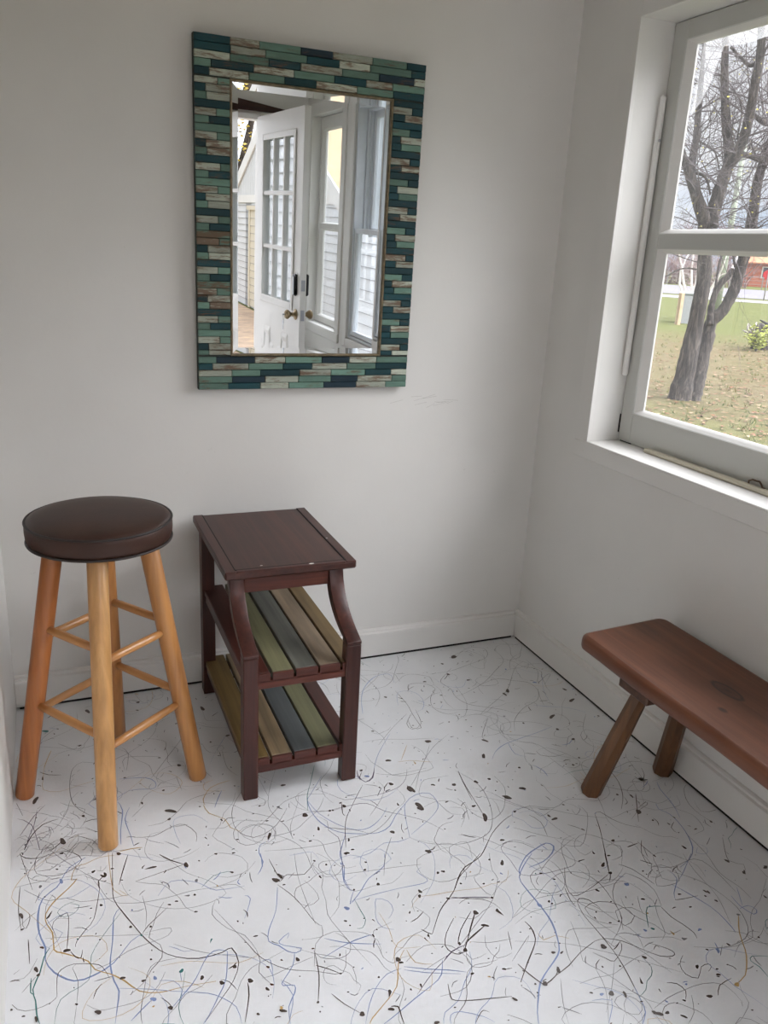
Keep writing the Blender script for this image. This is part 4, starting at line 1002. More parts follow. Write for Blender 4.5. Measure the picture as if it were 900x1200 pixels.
# ------------------------------------------------------------------ wall mirror in a mosaic frame
def make_mirror():
    root = thing('wall_mirror', 'rectangular mirror in a green, teal and white mosaic wood frame on the back wall', 'mirror', (-.8765, -.0022, .981), (.017, 0, 0))
    Wd, Hd = .668, .937; fl, fr_, ft, fb = .0975, .0985, .101, .1025
    x0, x1 = -Wd / 2, Wd / 2; gx0, gx1, gz0, gz1 = x0 + fl, x1 - fr_, fb, Hd - ft
    M_back = plain('frame_back', rgb(120, 150, 130), .6); M_grout = plain('dark_frame_seam', rgb(52, 58, 52), .8)
    mb = MB()
    for a, b in (((x0, -.022, 0), (gx0, 0, Hd)), ((gx1, -.022, 0), (x1, 0, Hd)), ((gx0, -.022, 0), (gx1, 0, fb)), ((gx0, -.022, gz1), (gx1, 0, Hd))): mb.box(a, b, 0)
    rr = random.Random(5)
    base = {'D': (24, 62, 68), 'N': (28, 50, 62), 'G': (100, 130, 117), 'W': (166, 172, 158)}
    def tile(a, b, z0, z1, k):
        c = base[k]; v = rr.uniform(.86, 1.12); c = rgb(*(min(255, q * v) for q in c))
        al = {'D': .25, 'N': .2, 'G': .42, 'W': .85}[k] + rr.uniform(-.15, .3)
        if rr.random() < .08: al += .5
        th = .0265 + rr.uniform(0, .0016)
        mb.box((a + .0007, -th, z0 + .0007), (b - .0007, -.021, z1 - .0007), 1, (c[0], c[1], c[2], al), bev=.0013)
    rows = 48; rh = Hd / rows
    def run(a, b, z0, z1, seq, off, lens):
        x = a; i = 0
        while x < b - .001:
            L = lens[(i + off) % len(lens)] * rr.uniform(.9, 1.1)
            if i == 0: L *= (.95, .55, .75, .4, .85)[off % 5]
            e = x + L
            if b - e < .022: e = b
            k = seq[(i + off) % len(seq)]
            if k == 'D' and rr.random() < .3: k = 'N'
            tile(x, e, z0, z1, k); x = e; i += 1
    for r in range(rows):
        z1 = Hd - r * rh; z0 = z1 - rh; zc = (z0 + z1) / 2
        if zc > gz1 or zc < gz0 - .004:
            off = (0, 2, 4, 1, 3)[r % 5]
            run(x0, x1, z0, z1, ('D', 'W', 'G') if r % 2 == 0 else ('W', 'G', 'D'), off, (.098, .088, .125, .102, .112))
        else:
            pat = r % 7
            for (a, b, m) in ((x0, gx0 - .002, 0), (gx1 + .002, x1, 3)):
                p = (pat + m) % 7; w = b - a; z0c, z1c = max(z0, gz0 - .0), min(z1, gz1)
                if z1c - z0c < .006: continue
                if p in (1, 4): tile(a, b, z0c, z1c, 'D' if p == 1 or m else 'G')
                else:
                    s = a + w * {0: .34, 2: .66, 3: .4, 5: .62, 6: .3}[p] * rr.uniform(.92, 1.08)
                    kk = {0: 'GW', 2: 'WG', 3: 'GD', 5: 'WG', 6: 'DW'}[p]
                    if m: kk = {0: 'DG', 2: 'WD', 3: 'DW', 5: 'GD', 6: 'DW'}[p]
                    tile(a, s, z0c, z1c, kk[0]); tile(s, b, z0c, z1c, kk[1])
    M_tile = attr_mat('weathered_mosaic', .5, rgb(98, 70, 50), .22, (24, 160, 160), .3, .25)
    mb.build('frame', [M_grout, M_tile], root, fix=True)
    # beaded bronze lip
    mb = MB(); M_lip = plain('antique_bronze_lip', rgb(126, 112, 88), .45, .35, .3, 60)
    t = .007
    for a, b in (((gx0 - .003, -.0285, gz0 - .003), (gx0 + t - .003, -.019, gz1 + .003)), ((gx1 - t + .003, -.0285, gz0 - .003), (gx1 + .003, -.019, gz1 + .003)), ((gx0 + t - .003, -.0285, gz0 - .003), (gx1 - t + .003, -.019, gz0 + t - .003)), ((gx0 + t - .003, -.0285, gz1 - t + .003), (gx1 - t + .003, -.019, gz1 + .003))): mb.box(a, b, bev=.0022)
    n = 90
    for i in range(n):
        z = gz0 + (gz1 - gz0) * (i + .5) / n
        for x in (gx0 + .0005, gx1 - .0005): mb.box((x - .0018, -.0295, z - .0027), (x + .0018, -.0275, z + .0027), bev=.001)
    for i in range(58):
        x = gx0 + (gx1 - gx0) * (i + .5) / 58
        for z in (gz0 + .0005, gz1 - .0005): mb.box((x - .0027, -.0295, z - .0018), (x + .0027, -.0275, z + .0018), bev=.001)
    mb.build('inner_lip', M_lip, root)
    mm, nt, b, o = new_mat('silvered_glass'); nt.nodes.remove(b)
    g = N(nt, 'ShaderNodeBsdfGlossy'); g.inputs['Roughness'].default_value = 0; g.inputs['Color'].default_value = (.93, .95, .96, 1); nt.links.new(g.outputs[0], o.inputs[0])
    a0, a1, c0, c1 = gx0 + .002, gx1 - .002, gz0 + .002, gz1 - .002; bw = .019; yg = -.0188; yo = yg - .00064
    mb = MB(); mb.add([(a0 + bw, yg, c0 + bw), (a1 - bw, yg, c0 + bw), (a1 - bw, yg, c1 - bw), (a0 + bw, yg, c1 - bw)], [[0, 1, 2, 3]])
    gl = mb.build('mirror_glass', mm, root, fix=False)
    mb = MB(); mb.add([(a0, yo, c0), (a1, yo, c0), (a1, yo, c1), (a0, yo, c1), (a0 + bw, yg, c0 + bw), (a1 - bw, yg, c0 + bw), (a1 - bw, yg, c1 - bw), (a0 + bw, yg, c1 - bw)], [[0, 1, 5, 4], [1, 2, 6, 5], [2, 3, 7, 6], [3, 0, 4, 7]])
    mb.build('bevel', mm, gl, fix=False)
make_mirror()
# ------------------------------------------------------------------ bar stool
def make_stool():
    cx, cy = -1.532, -.491
    root = thing('bar_stool', 'tall wooden bar stool with a round dark brown leather seat, in the left corner', 'stool', (cx, cy, 0))
    ml, nt, b, o = new_mat('brown_leather'); v = coords(nt)
    vo = N(nt, 'ShaderNodeTexVoronoi'); vo.inputs['Scale'].default_value = 260; nt.links.new(v, vo.inputs['Vector'])
    f = noise(nt, v, 9, 5); c = ramp(nt, f, [(.3, rgb(50, 32, 25)), (.7, rgb(68, 44, 35))])
    f2 = noise(nt, coords(nt, (14, 14, 40)), 1, 5, .7); c = mix(nt, ramp(nt, f2, [(.62, (0, 0, 0, 1)), (.75, (.35, .35, .35, 1))]), c, rgb(96, 70, 54))
    nt.links.new(c, b.inputs['Base Color']); b.inputs['Roughness'].default_value = .45; b.inputs['Specular IOR Level'].default_value = .35
    bump(nt, b, vo.outputs['Distance'], .18, .0008)
    M_seam = plain('leather_piping', rgb(36, 26, 23), .5)
    mb = MB()
    mb.lathe([(.02, .706), (.150, .705), (.160, .707), (.1655, .712), (.1685, .722), (.1695, .735), (.169, .748), (.1665, .756), (.162, .7605), (.150, .7655), (.128, .770), (.095, .7735), (.055, .7755), (.012, .776)], 72)
    seat = mb.build('seat', ml, root)
    for r, z, t in ((.1675, .7565, .0032), (.1665, .7085, .0034)):
        mb = MB(); mb.tube([(r * math.cos(a), r * math.sin(a), z) for a in [2 * math.pi * i / 72 for i in range(73)]], t, 8, cap=False); mb.build('piping', M_seam, seat)
    P = dict(L=(-1.756, -.465), F=(-1.568, -.731), R=(-1.318, -.525), K=(-1.506, -.262))
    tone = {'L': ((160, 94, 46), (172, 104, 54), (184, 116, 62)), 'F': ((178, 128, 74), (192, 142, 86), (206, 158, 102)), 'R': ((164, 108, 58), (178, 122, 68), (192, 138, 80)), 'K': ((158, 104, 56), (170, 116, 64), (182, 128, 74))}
    def at(k, z):
        f = Vector((P[k][0] - cx, P[k][1] - cy, 0)); d = f.normalized(); t = d * .107
        return Vector((f.x + (t.x - f.x) * z / .70, f.y + (t.y - f.y) * z / .70, z))
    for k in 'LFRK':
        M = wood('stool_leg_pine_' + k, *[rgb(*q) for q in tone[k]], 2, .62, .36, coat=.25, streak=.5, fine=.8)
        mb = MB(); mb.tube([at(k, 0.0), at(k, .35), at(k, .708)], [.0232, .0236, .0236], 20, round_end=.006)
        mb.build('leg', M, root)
    MS = wood('stool_rung_pine', rgb(160, 104, 54), rgb(182, 128, 74), rgb(200, 150, 98), 0, .5, .36, coat=.25, streak=.2, fine=.6)
    for a, bq, z in (('L', 'F', .478), ('F', 'R', .449), ('L', 'K', .451), ('K', 'R', .477), ('L', 'F', .270), ('F', 'R', .240), ('L', 'K', .246), ('K', 'R', .270)):
        p, q = at(a, z), at(bq, z); mb = MB(); m = (p + q) / 2
        # lathe-turned rung, a little thicker in the middle; built along local x
        L = (q - p).length
        mb.tube([(-L / 2 + .012, 0, 0), (-L / 4, 0, 0), (0, 0, 0), (L / 4, 0, 0), (L / 2 - .012, 0, 0)], [.0088, .0102, .0106, .0102, .0088], 16)
        o = mb.build('stretcher', MS, root, m); o.rotation_euler = (0, 0, math.atan2(q.y - p.y, q.x - p.x))
make_stool()
# ------------------------------------------------------------------ side table with slatted shelves
def make_table():
    X0, X1, Y0, Y1 = -1.237, -.876, -.517, -.026
    ox, oy = (X0 + X1) / 2, -.35
    root = thing('side_table', 'dark mahogany side table with two shelves of coloured slats, below the mirror', 'table', (ox, oy, 0))
    D, Md, Lt = rgb(46, 22, 18), rgb(64, 32, 26), rgb(82, 43, 34)
    MY = wood('mahogany_y', D, Md, Lt, 1, .7, .42, coat=.1, spec=.35); MX = wood('mahogany_x', rgb(56, 24, 18), rgb(82, 38, 28), rgb(108, 54, 38), 0, .7, .44, coat=.1, spec=.35); MZ = wood('mahogany_z', D, Md, Lt, 2, .7, .40, coat=.12, spec=.35)
    MT = wood('mahogany_top', rgb(44, 22, 18), rgb(62, 33, 27), rgb(80, 44, 35), 1, .55, .42, coat=.1, spec=.35)
    def bx(nm, a, b, mat, bev=.002, parent=root):
        mb = MB(); mb.box((a[0] - ox, a[1] - oy, a[2]), (b[0] - ox, b[1] - oy, b[2]), bev=bev); return mb.build(nm, mat, parent)
    top = bx('tabletop', (X0, Y0, .568), (X1, Y1, .5895), MT, .004)
    # edge banding with a scored line inside it
    mb = MB(); bw = .030
    for a, b in (((X0, Y0, 0), (X0 + bw, Y1, 0)), ((X1 - bw, Y0, 0), (X1, Y1, 0)), ((X0 + bw, Y0, 0), (X1 - bw, Y0 + bw * .55, 0))):
        mb.box((a[0] - ox + .001, a[1] - oy + .001, .583), (b[0] - ox - .001, b[1] - oy - .001, .5912), bev=.0015)
    mb.build('edge_banding', MY, top)
    mb = MB(); g = .0032
    for a, b in (((X0 + bw - g, Y0 + bw * .55 - g), (X0 + bw, Y1 - .003)), ((X1 - bw, Y0 + bw * .55 - g), (X1 - bw + g, Y1 - .003)), ((X0 + bw, Y0 + bw * .55 - g), (X1 - bw, Y0 + bw * .55))):
        mb.box((a[0] - ox, a[1] - oy, .588), (b[0] - ox, b[1] - oy, .5914))
    mb.build('scored_line', M_gap, top)
    n = 9; MCH = plain('chip_white', rgb(235, 230, 224), .5)
    for x, y, r in ((-1.003, Y0 + .008, .005), (-1.135, Y0 + .028, .0025), (-.90, Y0 + .19, .002)):
        mb = MB(); mb.add([(x - ox + r * 1.5 * math.cos(2 * math.pi * i / n), y - oy + r * .7 * math.sin(2 * math.pi * i / n), .5918) for i in range(n)], [list(range(n))])
        mb.build('paint_chip', MCH, top, fix=False)
    fxs = ((-1.2235, -1.1845), (-.9505, -.9095)); bys = (-.095, -.052)
    for a, b in fxs:
        bx('leg', (a, -.666, 0), (b, -.628, .415), MZ, .003)
    for a, b in fxs: bx('leg', (a, bys[0], 0), (b, bys[1], .567), MZ, .002)
    # curved braces from the front legs up to the top
    fr = [(-.503, .567), (-.512, .535), (-.528, .508), (-.551, .483), (-.582, .461), (-.618, .443), (-.666, .424), (-.666, .4155)]
    bk = [(-.628, .4155), (-.628, .424), (-.598, .431), (-.560, .447), (-.527, .468), (-.502, .493), (-.484, .524), (-.476, .545), (-.472, .567)]
    def smooth(P, k=3):
        Q = []
        for i in range(len(P) - 1):
            p0, p1, p2, p3 = P[max(i - 1, 0)], P[i], P[i + 1], P[min(i + 2, len(P) - 1)]
            for j in range(k):
                t = j / k; Q.append(tuple(.5 * (2 * p1[q] + (p2[q] - p0[q]) * t + (2 * p0[q] - 5 * p1[q] + 4 * p2[q] - p3[q]) * t * t + (3 * p1[q] - p0[q] - 3 * p2[q] + p3[q]) * t ** 3) for q in (0, 1)))
        return Q + [P[-1]]
    fr = smooth(fr[:-1]) + [fr[-1]]; bk = [bk[0]] + smooth(bk[1:])
    for a, b in fxs:
        mb = MB(); poly = [(y - oy, z) for y, z in fr + bk]
        # extruded side profile
        nF, nB = len(fr), len(bk)
        vs = [(a - ox, q[0], q[1]) for q in poly] + [(b - ox, q[0], q[1]) for q in poly]; n = len(poly); fs = []
        for i in range(n): fs.append([i, (i + 1) % n, n + (i + 1) % n, n + i])
        # side faces as strips between the front and the back curve
        F = list(range(nF)); Bk = list(range(nF, n))[::-1]
        i = j = 0
        while i < nF - 1 or j < nB - 1:
            if j < nB - 1 and (i == nF - 1 or (j + 1) / nB <= (i + 1) / nF): tri = [F[i], Bk[j], Bk[j + 1]]; j += 1
            else: tri = [F[i], Bk[j], F[i + 1]]; i += 1
            fs.append(tri); fs.append([n + t for t in tri][::-1])
        mb.add(vs, fs); mb.sm = [i < n and i not in (nF - 2, nF - 1, nF, n - 1) for i in range(len(mb.f))]; o = mb.build('brace', MZ, root)
        bv = o.modifiers.new('Bevel', 'BEVEL'); bv.width = .0022; bv.segments = 2; bv.limit_method = 'ANGLE'; bv.angle_limit = math.radians(50)
    bx('apron', (-1.1845, -.500, .523), (-.9505, -.482, .567), MX, .0015)
    bx('apron', (-1.1845, -.092, .50), (-.9505, -.074, .567), MX, .0015)
    bx('apron', (-1.216, -.482, .535), (-1.200, -.095, .567), MY, .0015); bx('apron', (-.932, -.482, .535), (-.916, -.095, .567), MY, .0015)
    def paintwood(nm, c, w=.35):
        d = rgb(*[q * .74 for q in c]); m = rgb(*c); l = rgb(*[min(255, q * 1.16) for q in c])
        return wood(nm, d, m, l, 1, .55, .55)
    PAL = dict(maroon=MY, green=paintwood('slat_green', (106, 104, 76)), blue=paintwood('slat_slate_blue', (90, 90, 82)), taupe=paintwood('slat_taupe', (132, 115, 94)), ochre=paintwood('slat_ochre', (112, 92, 60)), beige=paintwood('slat_beige', (128, 110, 84)), blue2=paintwood('slat_ribbed_blue', (76, 80, 80)), green2=paintwood('slat_olive', (100, 99, 72)), ochre2=paintwood('slat_golden', (114, 92, 52)))
    xs = ((-1.2165, -1.1530), (-1.1460, -1.0915), (-1.0850, -1.0260), (-1.0205, -.9645), (-.9585, -.914))
    LAB = dict(maroon='dark mahogany slat', green='olive green slat', blue='slate blue slat', taupe='taupe slat', ochre='ochre brown slat', beige='beige slat', blue2='ribbed slate blue slat', green2='olive green slat', ochre2='golden ochre slat')
    for nm, z, cols in (('upper_shelf', .365, ('maroon', 'green', 'blue', 'taupe', 'ochre')), ('lower_shelf', .117, ('ochre2', 'beige', 'blue2', 'green2', 'maroon'))):
        sh = bpy.data.objects.new(nm, None); COL.objects.link(sh); sh.parent = root
        for (a, b), c in zip(xs, cols):
            o = bx('slat', (a, -.652, z - .019), (b, -.060, z), PAL[c], .002, sh); o['label'] = LAB[c]
        # front rail with notched top (slat ends show in its face), back rail and side rails
        mb = MB()
        mb.box((-1.1845 - ox, -.660 - oy, z - .042), (-.9505 - ox, -.640 - oy, z - .0195), bev=.001)
        for (a, b) in xs:
            a2, b2 = max(a, -1.1840), min(b, -.951)
            mb.box((a2 - ox, -.660 - oy, z - .024), (b2 - ox, -.6525 - oy, z - .0005), bev=.001)
        mb.build('front_rail', MX, sh)
        bx('back_rail', (-1.1845, -.088, z - .044), (-.9505, -.068, z - .0195), MX, .001, sh)
        for a, b in ((-1.214, -1.196), (-.934, -.916)): bx('side_rail', (a, -.628, z - .040), (b, -.095, z - .0195), MY, .001, sh)
make_table()
# ------------------------------------------------------------------ low plank bench
def make_bench():
    y0, y1 = -2.0, -.80; xf, xb = -.340, -.030; cx, cy = (xf + xb) / 2, (y0 + y1) / 2
    root = thing('bench', 'low rustic brown plank bench with splayed peg legs, under the window', 'bench', (cx, cy, 0))
    kx, ky = -.172 - cx, -1.186 - cy
    rings = [(0, (.9, .9, .9, 1)), (.3, (.5, .5, .5, 1)), (.62, (.55, .55, .55, 1)), (.8, (1, 1, 1, 1)), (1.0, (0, 0, 0, 1))]
    spot = [(0, (.9, .9, .9, 1)), (.5, (.7, .7, .7, 1)), (1.0, (0, 0, 0, 1))]
    halo = [(0, (.4, .4, .4, 1)), (1.0, (0, 0, 0, 1))]
    MB_ = wood('bench_plank', rgb(88, 50, 32), rgb(106, 62, 40), rgb(124, 76, 50), 1, .95, .42, coat=.12, streak=.3, spec=.4,
               knots=(((kx, ky, .44), rgb(60, 34, 24), (9, 6, 4), halo), ((kx, ky, .44), rgb(34, 16, 14), (44, 18, 6), rings), ((-.249 - cx, -1.252 - cy, .44), rgb(30, 16, 12), (90, 60, 10), spot)))
    ML = wood('bench_leg', rgb(70, 44, 24), rgb(98, 64, 36), rgb(120, 82, 48), 2, .6, .5)
    # plank: rounded corners in plan, softened edges, slightly wavy front edge
    import bmesh
    def outline(i):
        r = .030; P = []
        for (qx, qy, a0) in ((xf + .003, y1 - .012, 90), (xf, y0, 180), (xb, y0, 270), (xb, y1 + .008, 0)):
            sx = 1 if qx < cx else -1; sy = 1 if qy < cy else -1; c = (qx + sx * r, qy + sy * r)
            for k in range(6):
                a = math.radians(a0 + 90 * k / 5); P.append((c[0] + (r - i) * math.cos(a) - cx, c[1] + (r - i) * math.sin(a) - cy))
        # subdivide the long edges so they can waver
        Q = []
        for k, p in enumerate(P):
            q = P[(k + 1) % len(P)]; Q.append(p); L = math.dist(p, q)
            if L > .3:
                for t in range(1, 16):
                    u = t / 16; x, y = p[0] + (q[0] - p[0]) * u, p[1] + (q[1] - p[1]) * u
                    Q.append((x + (.0025 * math.sin(y * 11 + 1) if x < 0 else 0), y))
        return Q
    rings_ = [(.008, .399), (.002, .402), (0, .409), (0, .424), (.0015, .432), (.006, .4375), (.014, .440)]
    mb = MB(); n = len(outline(0)); vs = []
    for i, z in rings_: vs += [(x, y, z) for x, y in outline(i)]
    fs = [[L * n + k, L * n + (k + 1) % n, (L + 1) * n + (k + 1) % n, (L + 1) * n + k] for L in range(len(rings_) - 1) for k in range(n)]
    mb.add(vs, fs, sm=True); mb.add(vs[:n], [list(range(n))[::-1]]); mb.add(vs[-n:], [list(range(n))])
    mb.build('seat_plank', MB_, root)
    MC = wood('bench_cleat', rgb(58, 34, 22), rgb(80, 50, 32), rgb(98, 64, 42), 0, .6, .5)
    for s, yc in ((1, -1.035), (-1, -1.765)):
        mb = MB(); mb.box((xf + .018 - cx, yc - .055 - cy, .366), (xb - .02 - cx, yc + .055 - cy, .3995), bev=.004); mb.build('cleat', MC, root)
        for fx, fy, tx, ty in ((-.312, .111, -.252, .03), (-.050, .125, -.110, .025)):
            a = Vector((fx - cx, yc + s * fy - cy, 0)); b = Vector((tx - cx, yc + s * ty - cy, .372))
            mb = MB(); mb.tube([a, a.lerp(b, .02), a.lerp(b, .5), b], [.0265, .0285, .0262, .0215], 8, sm=False); mb.build('leg', ML, root)
make_bench()
# ------------------------------------------------------------------ outdoors
GZ = -.45
def ground():
    m, nt, b, o = new_mat('autumn_lawn'); v = coords(nt)
    tc = N(nt, 'ShaderNodeTexCoord')
    dt = N(nt, 'ShaderNodeVectorMath', operation='DOT_PRODUCT'); dt.inputs[1].default_value = (.72, .69, 0); nt.links.new(tc.outputs['Object'], dt.inputs[0])
    f = noise(nt, v, .55, 5, .6); g = noise(nt, v, 6, 5, .7); h = noise(nt, v, 40, 3, .7)
    green = ramp(nt, g, [(.3, rgb(70, 80, 40)), (.5, rgb(90, 96, 51)), (.72, rgb(111, 111, 68))])
    dry = ramp(nt, g, [(.3, rgb(90, 78, 58)), (.55, rgb(110, 95, 73)), (.75, rgb(126, 111, 90))])
    zone = ramp(nt, N_map(nt, dt.outputs['Value'], 0, 40), [(.0, (.12, .12, .12, 1)), (.19, (.3, .3, .3, 1)), (.27, (.85, .85, .85, 1)), (.48, (.8, .8, .8, 1)), (.60, (.12, .12, .12, 1)), (1, (.1, .1, .1, 1))])
    k = mix(nt, .5, zone, ramp(nt, f, [(.35, (0, 0, 0, 1)), (.65, (1, 1, 1, 1))]), 'OVERLAY')
    c = mix(nt, k, green, dry)
    c = mix(nt, ramp(nt, h, [(.35, (.45, .45, .45, 1)), (.6, (0, 0, 0, 1))]), c, rgb(76, 80, 46))
    nt.links.new(c, b.inputs['Base Color']); b.inputs['Roughness'].default_value = .9; b.inputs['Specular IOR Level'].default_value = .1
    bump(nt, b, h, .6, .03)
    mb = MB(); mb.add([(-60, -80, GZ), (240, -80, GZ), (240, 240, GZ), (-60, 240, GZ)], [[0, 1, 2, 3]])
    return struct(mb.build('ground', m, fix=False), 'lawn of green and dry grass outside')
def N_map(nt, sock, a, b):
    r = N(nt, 'ShaderNodeMapRange'); r.inputs['From Min'].default_value = a; r.inputs['From Max'].default_value = b; nt.links.new(sock, r.inputs['Value']); return r.outputs[0]
ground()
NV = Vector((.72, .69, 0)).normalized(); TV = Vector((-NV.y, NV.x, 0)); C0 = Vector((-1.628, -2.461, 0))
def G(d, t, z=GZ): q = C0 + NV * d + TV * t; return (q.x, q.y, z)
def strip(name, d0, d1, z, mat, label):
    mb = MB(); mb.add([G(d0, -60, z), G(d1, -70, z), G(d1, 70, z), G(d0, 60, z)], [[0, 1, 2, 3]]); mb.add([G(d0, -60, z - .05), G(d0, 60, z - .05), G(d0, 60, z), G(d0, -60, z)], [[0, 1, 2, 3]])
    return struct(mb.build(name, mat, fix=False), label)
strip('path', 54.5, 59, GZ + .012, plain('pale_gravel', rgb(132, 128, 128), .9, 0, .1, 4), 'pale gravel shoulder beyond the lawn')
strip('road', 62, 90, GZ + .02, plain('grey_asphalt', rgb(106, 103, 110), .85, 0, .06, .5), 'grey road beyond the lawn')
M_bark, nt, b, o = new_mat('furrowed_bark'); v = coords(nt, (26, 26, 5)); f = noise(nt, v, 1, 6, .7, .6)
nt.links.new(ramp(nt, f, [(.34, rgb(28, 25, 24)), (.5, rgb(64, 57, 54)), (.68, rgb(116, 106, 98))]), b.inputs['Base Color']); b.inputs['Roughness'].default_value = .95; bump(nt, b, f, 1.0, .03)
M_twig = plain('twig_bark', rgb(104, 96, 98), .9, 0, .25, 3)
M_leaf = plain('yellow_leaf', rgb(190, 180, 84), .7, 0, .2, 5)
def leafquads(mb, pts, r, s0, s1):
    for p in pts:
        s = r.uniform(s0, s1); M = Matrix.Rotation(r.uniform(0, 6.28), 3, 'Z') @ Matrix.Rotation(r.uniform(0, 3.14), 3, 'X')
        q = [M @ Vector(k) for k in ((-s, 0, 0), (0, -s * .55, s * .15), (s, 0, 0), (0, s * .55, s * .15))]
        mb.add([tuple(Vector(p) + k) for k in q], [[0, 1, 2, 3]])
def twig(mb, p, d, L, r0, rr, depth, tips, seg=3, droop=0.0):
    n = 4; P = [Vector(p)]; d = Vector(d).normalized(); rad = [r0]
    for i in range(n):
        d = (d + Vector((rr.gauss(0, .17), rr.gauss(0, .17), rr.gauss(.03, .15) - droop))).normalized()
        P.append(P[-1] + d * L / n); rad.append(r0 * (1 - .75 * (i + 1) / n))
    mb.tube(P, rad, seg, cap=False, sm=True)
    tips.append(tuple(P[-1]))
    if depth:
        for k in range(rr.randint(3, 4)):
            i = rr.randint(1, n); ax = Vector((rr.gauss(0, 1), rr.gauss(0, 1), rr.gauss(0, 1))).normalized()
            nd = (Matrix.Rotation(rr.uniform(.5, 1.15), 3, ax) @ (P[i] - P[i - 1])).normalized()
            twig(mb, P[i], nd, L * rr.uniform(.5, .75), max(rad[i] * .7, .0016), rr, depth - 1, tips, seg, droop)
def big_tree():
    bx, by = 7.0, 6.86
    root = thing('bare_tree', 'big bare twin-trunk tree on the lawn seen through the window', 'tree', (bx, by, GZ))
    sh = lambda q: (q[0] - bx, q[1] - by, q[2] - GZ)
    mb = MB(); rr = random.Random(3)
    for L in LIMBS:
        pts = [Vector(sh(q)) for q in L]; rad = [q[3] for q in L]
        if pts[0].z < .12: pts = [pts[0] + Vector((0, 0, -.2))] + pts; rad = [rad[0] * 1.25] + rad
        # smooth between the traced points
        Q, S = [], []
        for i in range(len(pts) - 1):
            p0, p1, p2, p3 = pts[max(i - 1, 0)], pts[i], pts[i + 1], pts[min(i + 2, len(pts) - 1)]
            for j in range(4):
                t = j / 4; Q.append(.5 * (2 * p1 + (p2 - p0) * t + (2 * p0 - 5 * p1 + 4 * p2 - p3) * t * t + (3 * p1 - p0 - 3 * p2 + p3) * t ** 3)); S.append((rad[i] + (rad[i + 1] - rad[i]) * t) * (1 + .05 * rr.gauss(0, 1)))
        Q.append(pts[-1]); S.append(rad[-1]); mb.tube(Q, S, 14)
    mb.build('trunk', M_bark, root)
    mb = MB(); tips = []
    for L in LIMBS:
        for i in range(len(L)):
            q = Vector(sh(L[i])); 
            if q.z < 1.9: continue
            rad = L[i][3]; up = q.z > 2.35
            for k in range(3 if up else 1):
                d = Vector((rr.gauss(0, 1), rr.gauss(0, 1), rr.gauss(.35, .6)))
                twig(mb, q, d, rr.uniform(.6, 1.3) if up else rr.uniform(.3, .6), min(.011, rad * .35), rr, 2 if up else 1, tips)
    tw = mb.build('twigs', M_twig, root, fix=False)
    mb = MB(); leafquads(mb, [tuple(Vector(t) + Vector((rr.gauss(0, .05), rr.gauss(0, .05), rr.gauss(0, .05)))) for t in tips if rr.random() < .12], rr, .009, .02)
    o = mb.build('leaves', M_leaf, root, fix=False); o['kind'] = 'stuff'
big_tree()
# fallen leaves and grass tufts
def litter():
    rr = random.Random(8); mb = MB()
    cols = [rgb(111, 84, 62), rgb(132, 104, 79), rgb(92, 67, 51), rgb(155, 132, 107), rgb(128, 88, 67)]
    M = attr_mat('dead_leaf', .8, None, .1, (9, 9, 9), .2, 0)
    for i in range(8500):
        d = rr.uniform(6, 26) if rr.random() < .8 else rr.uniform(10, 15); t = rr.uniform(-.42, .42) * d - .05 * d
        x, y, z = G(d, t); s = rr.uniform(.018, .05); a = rr.uniform(0, 6.28); ti = rr.uniform(-.5, .5)
        c, sn = math.cos(a), math.sin(a)
        P = [(x + s * (c * u - sn * w), y + s * (sn * u + c * w), z + .012 + abs(s * u * ti) + .006 * (w > 0)) for u, w in ((-1, 0), (-.2, -.6), (1, 0), (-.2, .6))]
        mb.add(P, [[0, 1, 2, 3]], 0, rr.choice(cols))
    o = mb.build('fallen_leaves', M, fix=False); tag(o, 'brown leaves fallen all over the lawn', 'leaves', kind='stuff')
    mb = MB(); M2 = attr_mat('grass_blade', .8, None, .1, (9, 9, 9), .2, 0)
    gc = [rgb(79, 97, 40), rgb(97, 109, 49), rgb(116, 116, 63), rgb(128, 118, 76), rgb(72, 92, 44)]
    for i in range(3600):
        d = 5 + 20 * rr.random() ** 1.6; t = rr.uniform(-.42, .42) * d - .05 * d; x, y, z = G(d, t); c = rr.choice(gc)
        for k in range(4):
            a = rr.uniform(0, 6.28); h = rr.uniform(.03, .075); w = .006; lx, ly = rr.gauss(0, .03), rr.gauss(0, .03)
            px, py = x + rr.gauss(0, .03), y + rr.gauss(0, .03)
            mb.add([(px - w * math.cos(a), py - w * math.sin(a), z), (px + w * math.cos(a), py + w * math.sin(a), z), (px + lx, py + ly, z + h)], [[0, 1, 2]], 0, c)
    o = mb.build('grass', M2, fix=False); tag(o, 'green and yellow grass tufts on the lawn', 'grass', kind='stuff')
litter()
